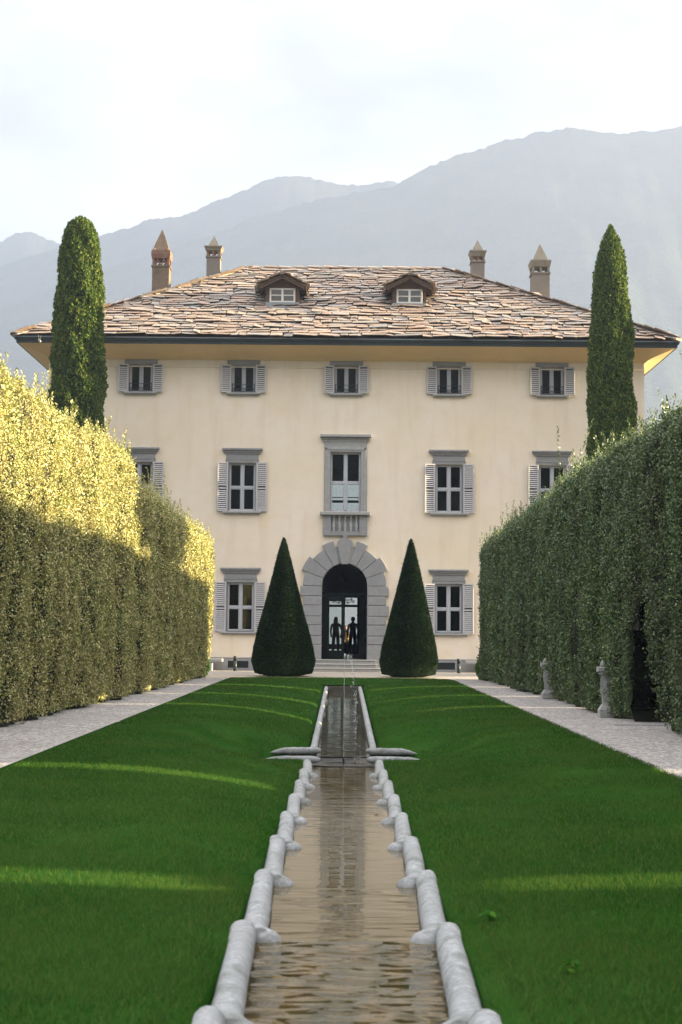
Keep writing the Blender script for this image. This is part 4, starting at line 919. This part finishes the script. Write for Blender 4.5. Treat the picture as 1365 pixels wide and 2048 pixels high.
# hedges ---------------------------------------------------------------
def hedge(side, y0, y1, xbase, top, lean, groove_seed, slots, arch, nleaf, mleaf, label, lumpy, y_dense=18.5):
    """side -1 left, +1 right; xbase(Y)->|x| of the face foot; top(Y)->height; slots: [(y, halfwidth, height)] narrow gaps right through"""
    t = empty('hedge', (side * 6, (y0 + y1) / 2, 0), label, 'hedge'); ox, oy = side * 6, (y0 + y1) / 2
    r = np.random.default_rng(groove_seed); gy = np.cumsum(r.uniform(1.0, 2.1, 80)) + y0; gy = gy[gy < y1]; gd = r.uniform(.08, .50, len(gy)); gw = r.uniform(.08, .20, len(gy)); gt = r.uniform(1.5, 4.6, len(gy))
    gt[gd > .3] = r.uniform(3.0, 4.9, (gd > .3).sum())
    def depth(Y, Z):
        dg_ = np.min(np.abs(np.asarray(Y)[..., None] - gy), -1)
        d = .24 * np.clip(dg_ / .62, 0, 1) ** .6 * np.clip(1.15 - Z / 5.6, .15, 1) - .12
        d = d + .09 * lumpy * snoise(Y * 1.6, Z * .6, seed=groove_seed) + .05 * snoise(Y * 5, Z * 3.5, seed=groove_seed + 1) + .05 * snoise(Y * 12, Z * 11, seed=groove_seed + 2, oct=2)
        for a, b_, c_, e in zip(gy, gd, gw, gt):
            wob = .09 * np.sin(Z * 1.3 + a * 7)
            d = d - b_ * np.exp(-((Y - a - wob) / c_) ** 2) * np.clip((e - Z) / .8 + .25, 0, 1)
        return d
    def face(Y, Z):      # |x| of surface (smaller = nearer the garden)
        return xbase(Y) - lean * (Z / 5) ** .8 * 1.0 - depth(Y, Z) + .30 * np.clip(Z - top(Y) + .38, 0, 1) ** 2 * 4
    def in_slot(Y, Z, m=0):
        o = np.zeros_like(Y, bool)
        for sl_ in slots:
            a, hw_, hz = sl_[:3]; q_ = (np.abs(Y - a) < hw_ + m) & (Z < hz + m)
            if len(sl_) > 3: q_ &= ~((Z > sl_[3]) & (Z < sl_[4]))
            o |= q_
        for (a, hw_, hz) in arch: o |= (np.abs(Y - a) < (hw_ * np.clip((hz - Z) / hz, 0, 1) ** .75) + m) & (Z < hz + m)
        return o
    TH = 1.25
    # inner core as face sheet + top + back + end sheets
    cut = sorted({y0, y1} | {v for q_ in slots + arch for v in (q_[0] - q_[1], q_[0] + q_[1])})
    ysamp = []
    for a, b_ in zip(cut, cut[1:]): ysamp += list(np.linspace(a, b_, max(2, int((b_ - a) / .14)), endpoint=False))
    ysamp.append(y1); ysamp = np.array(ysamp); nz = 40; ny = len(ysamp)
    U = np.linspace(0, 1, nz); Yc = np.repeat(ysamp[:, None], nz, 1); Tt = top(Yc) - .12; Zc = U[None, :] * Tt
    Xf = face(Yc, Zc) + .10; Xb = xbase(Yc) + TH + 0 * Zc
    vid = []
    V = np.concatenate([np.stack([side * Xf, Yc, Zc], -1).reshape(-1, 3), np.stack([side * Xb, Yc, Zc], -1).reshape(-1, 3)]); off = ny * nz; Q = []
    ym = (ysamp[:-1] + ysamp[1:]) / 2
    for k in range(ny - 1):
        Zm = (Zc[k, :-1] + Zc[k, 1:]) / 2; open_ = in_slot(np.full(nz - 1, ym[k]), Zm)
        for j in range(nz - 1):
            a_, b_, c_, d_ = k * nz + j, (k + 1) * nz + j, (k + 1) * nz + j + 1, k * nz + j + 1
            if not open_[j]: Q.append((a_, b_, c_, d_)); Q.append((off + a_, off + d_, off + c_, off + b_))
            if j and open_[j - 1] and not open_[j] and Zm[j] < 1.9: Q.append((a_, b_, off + b_, off + a_))
        jt = nz - 1; Q.append((k * nz + jt, (k + 1) * nz + jt, off + (k + 1) * nz + jt, off + k * nz + jt))
        # walls of slots
        if k:
            pv = in_slot(np.full(nz - 1, ym[k - 1]), Zm)
            for j in range(nz - 1):
                if open_[j] != pv[j] and not any(abs(ysamp[k] - a_[0]) < a_[1] - .02 for a_ in arch): Q.append((k * nz + j, k * nz + j + 1, off + k * nz + j + 1, off + k * nz + j))
    for k in (0, ny - 1):
        for j in range(nz - 1): Q.append((k * nz + j, k * nz + j + 1, off + k * nz + j + 1, off + k * nz + j))
    V = V - np.array([ox, oy, 0])
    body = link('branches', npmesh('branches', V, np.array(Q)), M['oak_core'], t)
    # leaves
    sets = []
    def put(Y, Z, X, N_, L, Wd, tilt=.75):
        P = np.stack([side * X - ox, Y - oy, Z], 1); sets.append(flatleaf(P, N_, L, Wd, tilt))
    n = nleaf; Y = y_dense + (y1 - y_dense) * rng.random(n); Z = rng.random(n) * (top(Y) + .05)
    dp = np.abs(rng.normal(0, .06, n)); X = face(Y, Z) + dp - .02 + .03 * rng.normal(0, 1, n)
    ok = ~in_slot(Y, Z, .01) & (Z > .03 + .10 * rng.random(n)) & ((snoise(Y * 8, Z * 7, seed=groove_seed + 6, oct=3) > -.52) | (rng.random(n) < .25)); Y, Z, X = Y[ok], Z[ok], X[ok]; n = len(Y)
    e = .05; nx_ = -side * np.ones(n); ny_ = (face(Y + e, Z) - face(Y - e, Z)) / (2 * e); nz_ = (face(Y, Z + e) - face(Y, Z - e)) / (2 * e)
    N_ = unit(np.stack([nx_, -side * 0 + ny_ * 1.0, np.clip(nz_, -.5, 2)], 1))
    s = np.interp(Y, [18, 30, 50], [.038, .046, .060]); put(Y, Z, X, N_, s, s * .62, .75)
    # top: loose, taller shoots
    n = nleaf // 5; Y = y_dense + (y1 - y_dense) * rng.random(n); xx = rng.random(n); sh = snoise(Y * 3.1, xx * 6, seed=groove_seed + 4)
    H = top(Y) + rng.random(n) ** 1.8 * (.16 + .34 * np.clip(sh, 0, 1)) - .10; X = xbase(Y) - lean + .12 + xx * TH * .9
    put(Y, H, X, unit(np.stack([0 * Y, 0 * Y, 1 + 0 * Y], 1)), .052, .026, 1.2)
    # upright sprigs on the top edge
    ns = 480; ys_ = y_dense + (y1 - y_dense) * rng.random(ns)
    P, NN = [], []
    for yy in ys_:
        h_ = abs(r.normal(0, .24)) + .07; x_ = float(xbase(yy)) - lean + r.uniform(.03, .9); t0 = float(top(np.array(yy))); k_ = int(h_ / .014) + 3
        if r.random() < .05: h_ *= 2.0; k_ *= 2
        lx, ly = r.normal(0, .16, 2)
        for q in range(k_):
            f_ = q / k_; P.append((side * (x_) + lx * h_ * f_ - ox + r.normal(0, .014 + .02 * (1 - f_)), yy + ly * h_ * f_ - oy + r.normal(0, .014 + .02 * (1 - f_)), t0 - .05 + h_ * f_))
    P = np.array(P); sets.append(leafcloud(P, unit(rng.normal(0, 1, P.shape)), .058, .024, .6, .8, .3))
    # small outward shoots on the face
    ns = 900; ys_ = y_dense + (y1 - y_dense) * rng.random(ns); zs_ = rng.random(ns) * top(ys_); ok = ~in_slot(ys_, zs_, .15); ys_, zs_ = ys_[ok], zs_[ok]; m = len(ys_)
    reps = 7; Yr = np.repeat(ys_, reps); Zr = np.repeat(zs_, reps); f_ = np.tile(np.arange(reps) / reps, m); a1 = np.repeat(rng.normal(0, .5, m), reps); hl = np.repeat(rng.uniform(.05, .15, m), reps)
    Xr = face(Yr, Zr) - hl * f_; Yr = Yr + a1 * hl * f_; Zr = Zr + hl * f_ * .6
    P = np.stack([side * Xr - ox, Yr - oy, Zr], 1) + rng.normal(0, .008, (len(Yr), 3)); sets.append(leafcloud(P, np.tile([-side, 0, .4], (len(P), 1)).astype(float), .05, .023, .5, .4, .5))
    # far end face
    n = nleaf // 12; xx = rng.random(n); Z = rng.random(n) * (top(np.full(n, y1)) + .03); X = face(np.full(n, y1), Z) + xx * TH
    put(y1 + rng.normal(0, .05, n) - .25 * (1 - np.minimum(1, xx * 4)) ** 2 * 0, Z, X, np.tile([0., 1., 0.], (n, 1)), .065, .034)
    # sides of gaps seen from the path
    # sparse leaves where only the shade matters
    n = 14000; Y = y0 + (y_dense - y0) * rng.random(n); Z = rng.random(n) * (top(Y) + .15); X = face(Y, Z) + np.abs(rng.normal(0, .1, n)); ok = ~in_slot(Y, Z, .02)
    put(Y[ok], Z[ok], X[ok], np.tile([-side, 0., 0.], (ok.sum(), 1)), .10, .055)
    V_, Q_ = vcat(*sets)
    lv = link('leaves', npmesh('leaves', V_, Q_), mleaf, body); lv['kind'] = 'stuff'
    return t
topL = lambda Y: np.interp(Y, [-12, 19, 23, 26, 30.5, 31.6, 32.2, 36, 39.5, 43, 46.5, 49], [5.0, 5.3, 5.3, 5.2, 5.42, 5.40, 4.95, 4.85, 4.72, 4.68, 4.62, 4.4]) + .05 * snoise(Y * 1.7, seed=91)
topR = lambda Y: np.interp(Y, [-12, 20, 30, 38, 45, 47.5], [4.95, 4.93, 4.85, 4.6, 4.40, 4.3]) + .11 * snoise(Y * 1.3, seed=92)
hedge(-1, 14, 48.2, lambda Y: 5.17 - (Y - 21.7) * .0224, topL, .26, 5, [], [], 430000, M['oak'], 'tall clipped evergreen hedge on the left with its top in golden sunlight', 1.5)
SLOTS = [(40.3, .30, 1.9), (34.6, .25, 1.9), (29.4, .21, 1.9), (15.9, .27, 1.95, .50, .80), (8.9, .25, 1.5, .88, 1.0)]
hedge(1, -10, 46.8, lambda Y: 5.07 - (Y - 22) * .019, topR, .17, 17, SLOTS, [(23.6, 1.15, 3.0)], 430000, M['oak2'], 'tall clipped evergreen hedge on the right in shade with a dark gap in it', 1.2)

# ------------------------------------------------------------------ people in the hall
def body(name, joints, edges, radii, mat, parent, levels=2):
    me = bpy.data.meshes.new(name); me.from_pydata(joints, edges, []); me.update()
    o = link(name, me, mat, parent)
    sk = o.modifiers.new('skin', 'SKIN'); sk.use_smooth_shade = True
    for i, r_ in enumerate(radii):
        v = me.skin_vertices[0].data[i]; rr = r_ if isinstance(r_, tuple) else (r_, r_); v.radius = rr; v.use_root = (i == 0)
    ss = o.modifiers.new('sub', 'SUBSURF'); ss.levels = levels; ss.render_levels = levels
    return o
def standing(name_loc, rot, label, mat, hips=.0, arm=(.30, .0), hair_long=False, h=1.72, skirt=False):
    t = empty('person', name_loc, label, 'person', None); t.rotation_euler.z = R(rot); s = h / 1.75
    J = [(0, 0, .95), (0, 0, 1.12), (0, .01, 1.32), (0, .01, 1.45), (0, 0, 1.54), (0, -.01, 1.66),
         (-.10, 0, .90), (-.11, .0, .50), (-.12, .03, .09), (-.125, -.10, .03),
         (.10, 0, .90), (.12, -.0, .50), (.14, .03, .09), (.15, -.10, .03),
         (-.19, .01, 1.41), (-.23 - arm[0] * .1, .03, 1.13), (-.21 - arm[0] * .03, -.05, .88), (-.20, -.07, .80),
         (.19, .01, 1.41), (.25, .03, 1.13), (.24, -.06, .88), (.23, -.08, .80)]
    E_ = [(0, 1), (1, 2), (2, 3), (3, 4), (4, 5), (0, 6), (6, 7), (7, 8), (8, 9), (0, 10), (10, 11), (11, 12), (12, 13), (3, 14), (14, 15), (15, 16), (16, 17), (3, 18), (18, 19), (19, 20), (20, 21)]
    rr = [(.17, .12), (.15, .11), (.18, .12), (.12, .09), (.055, .055), (.085, .10), (.105, .10), .085, .06, .04, (.105, .10), .085, .06, .04, .068, .055, .042, .035, .068, .055, .042, .035]
    J = [tuple(c * s for c in j) for j in J]; rr = [tuple(c * s for c in q) if isinstance(q, tuple) else q * s for q in rr]
    body('body', J, E_, rr, M[mat], t)
    hd = MB().ell((0, -.01 * s, 1.66 * s), (.088 * s, .105 * s, .125 * s), 14, 10); ho = hd.build('head', M['skin'], t, True)
    hr = MB().ell((0, .02 * s, 1.69 * s), (.10 * s, .11 * s, .115 * s), 14, 10)
    if hair_long: hr.ell((0, .06 * s, 1.56 * s), (.11 * s, .07 * s, .20 * s), 12, 8)
    hr.build('hair', M['hair'], ho, True)
    if skirt:
        MB().lathe([(.15 * s, 1.02 * s), (.19 * s, .88 * s), (.20 * s, .70 * s), (.185 * s, .62 * s)], n=18).build('jacket_hem', M[mat], t, True)
    return t
standing((-.33, 69.2, .45), 170, 'silhouetted standing person with long hair and a hand on the hip at the back door', 'cloth_green', arm=(.9, 0), hair_long=True, h=1.76)
standing((.47, 66.0, .45), 185, 'silhouetted standing person in black with short hair inside the hall', 'cloth_black', h=1.73)
t = empty('person', (.17, 74.2, .44), 'seated person with short dark hair in a dark jacket facing the garden', 'person')
J = [(0, 0, .52), (0, 0, .72), (0, .02, .95), (0, .02, 1.08), (0, .0, 1.17), (0, -.02, 1.29),
     (-.10, -.02, .52), (-.14, -.45, .54), (-.14, -.48, .10), (-.14, -.58, .04), (.10, -.02, .52), (.14, -.45, .54), (.14, -.48, .10), (.14, -.58, .04),
     (-.19, .02, 1.04), (-.27, -.02, .80), (-.16, -.26, .72), (-.08, -.32, .72), (.19, .02, 1.04), (.27, -.02, .80), (.16, -.26, .72), (.08, -.32, .72)]
E_ = [(0, 1), (1, 2), (2, 3), (3, 4), (4, 5), (0, 6), (6, 7), (7, 8), (8, 9), (0, 10), (10, 11), (11, 12), (12, 13), (3, 14), (14, 15), (15, 16), (16, 17), (3, 18), (18, 19), (19, 20), (20, 21)]
rr = [(.16, .12), (.14, .11), (.16, .11), (.10, .08), (.05, .05), (.08, .09), (.09, .09), .065, .045, .04, (.09, .09), .065, .045, .04, .058, .045, .035, .03, .058, .045, .035, .03]
body('body', J, E_, rr, M['cloth_black'], t)
ho = MB().ell((0, -.03, 1.29), (.085, .10, .12), 14, 10).ell((0, -.135, 1.28), (.014, .02, .022), 6, 5).build('head', M['skin'], t, True); MB().ell((0, .0, 1.345), (.092, .105, .085), 12, 8).build('hair', M['hair'], ho, True)
MB().extr([(-.05, 1.10), (.05, 1.10), (.03, .80), (-.03, .80)], -.105, -.02).build('shirt_front', M['cloth_red'], t)
ch = empty('chair', (.17, 74.3, .44), 'plain dark chair under the seated person', 'chair')
MB().box(-.24, .24, -.25, .25, .40, .45, .01).build('seat', M['wood'], ch); MB().box(-.24, .24, .22, .27, .50, .95, .01).build('backrest', M['wood'], ch)
for sx in (-1, 1):
    for sy in (-1, 1): MB().box(sx * .21 - .02, sx * .21 + .02, sy * .22 - .02, sy * .22 + .02, 0, .399 if sy < 0 else .50).build('leg', M['wood'], ch)
dg = empty('dog', (.20, 73.82, 1.03), 'curly golden-brown dog on the lap of the seated person', 'dog')
J = [(.02, .12, .08), (0, -.02, .16), (.02, -.10, .30), (.04, -.14, .42), (.04, -.22, .42), (-.09, -.12, .06), (-.11, -.22, -.04), (.10, -.12, .06), (.12, -.22, -.04), (-.10, .12, .02), (-.16, -.02, -.03), (.12, .12, .02), (.17, -.02, -.03)]
E_ = [(0, 1), (1, 2), (2, 3), (3, 4), (1, 5), (5, 6), (1, 7), (7, 8), (0, 9), (9, 10), (0, 11), (11, 12)]
body('body', J, E_, [.11, .12, .08, .085, .035, .045, .035, .045, .035, .07, .05, .07, .05], M['fur'], dg)
for s_ in (-1, 1): MB().ell((.04 + s_ * .085, -.12, .40), (.028, .04, .07), 8, 6).build('ear', M['fur'], dg, True)

# ------------------------------------------------------------------ mountains beyond the lake
CR = {'R': (1700, [(-540, 330), (-400, 400), (-81, 515), (-33, 528), (16, 538), (59, 546), (83, 563), (96, 569), (126, 581), (157, 590), (187, 601), (212, 605), (237, 617), (255, 618), (273, 620), (310, 617), (341, 614), (372, 618), (396, 621), (412, 625), (464, 636), (540, 625)]),
      'M': (1950, [(-540, 492), (-484, 509), (-414, 531), (-359, 547), (-331, 556), (-303, 564), (-275, 575), (-240, 580), (-205, 593), (-178, 606), (-150, 617), (-122, 628), (-94, 639), (-73, 640), (-52, 637), (-24, 630), (19, 626), (61, 634), (103, 621), (215, 608), (500, 560)]),
      'L': (2250, [(-620, 600), (-559, 625), (-535, 638), (-511, 642), (-478, 630), (-430, 613), (-316, 564), (-100, 500)])}
for k_, (Y0_, pts) in CR.items():
    px = np.array([p_[0] for p_ in pts], float); pz = np.array([p_[1] for p_ in pts], float)
    nx = 260; ny = 46; X = np.linspace(px[0], px[-1], nx); T = np.linspace(0, 1, ny); X2, T2 = np.meshgrid(X, T)
    cz_ = np.interp(X2, px, pz) + 3.0 * snoise(X2 * .06, seed=5) + 1.6 * snoise(X2 * .3, seed=6)
    base_y = Y0_ - 620
    Yg = base_y + T2 * (Y0_ - base_y) + 30 * snoise(X2 * .012, T2 * 3, seed=9) * (1 - T2)
    Zg = -6 + (cz_ + 6) * T2 ** .82 + (16 * snoise(X2 * .02, T2 * 4, seed=12) + 5 * snoise(X2 * .07, T2 * 9, seed=13)) * np.sin(np.pi * T2) ** .7 
    V = np.stack([X2, Yg, Zg], -1).reshape(-1, 3)
    Bk = np.stack([X, np.full(nx, Y0_ + 300), np.full(nx, -6.)], 1); V = np.concatenate([V, Bk])
    ii = np.arange((ny - 1) * nx).reshape(ny - 1, nx)[:, :-1].ravel(); Q = np.stack([ii, ii + 1, ii + nx + 1, ii + nx], 1)
    jj = (ny - 1) * nx + np.arange(nx - 1); Q = np.concatenate([Q, np.stack([jj, jj + 1, jj + 1 + nx, jj + nx], 1)])
    struct(link('mountain', npmesh('mountain', V, Q, True), M['mountain']))
# wooded slope behind the viewer, seen mirrored in the windows
nx, ny = 120, 40; X2, T2 = np.meshgrid(np.linspace(-160, 160, nx), np.linspace(0, 1, ny))
Yg = -25 - 120 * T2; Zg = -1 + 62 * T2 ** .8 + (3.0 * snoise(X2 * .5, T2 * 30, seed=31) + 1.5 * snoise(X2 * 1.5, T2 * 90, seed=32)) * np.clip(T2 * 5, 0, 1)
ii = np.arange((ny - 1) * nx).reshape(ny - 1, nx)[:, :-1].ravel()
struct(link('hill', npmesh('hill', np.stack([X2, Yg, Zg], -1).reshape(-1, 3), np.stack([ii, ii + nx, ii + nx + 1, ii + 1], 1)), M['hill']))

# ------------------------------------------------------------------ haze
HAZE = True
if HAZE:
    hz = bpy.data.materials.new('lake haze'); hz.use_nodes = True; hn = hz.node_tree; hn.nodes.clear()
    ho_ = hn.nodes.new('ShaderNodeOutputMaterial'); pv = hn.nodes.new('ShaderNodeVolumePrincipled'); pv.inputs['Color'].default_value = (.29, .355, .51, 1); pv.inputs['Density'].default_value = .0006; pv.inputs['Anisotropy'].default_value = .1
    hn.links.new(pv.outputs[0], ho_.inputs['Volume'])
    hb = MB().box(-640, 545, -160, 2600, -8, 665).build('haze', hz); hb['kind'] = 'stuff'; hb['label'] = 'pale blue haze over the lake and mountains'; hb['category'] = 'haze'
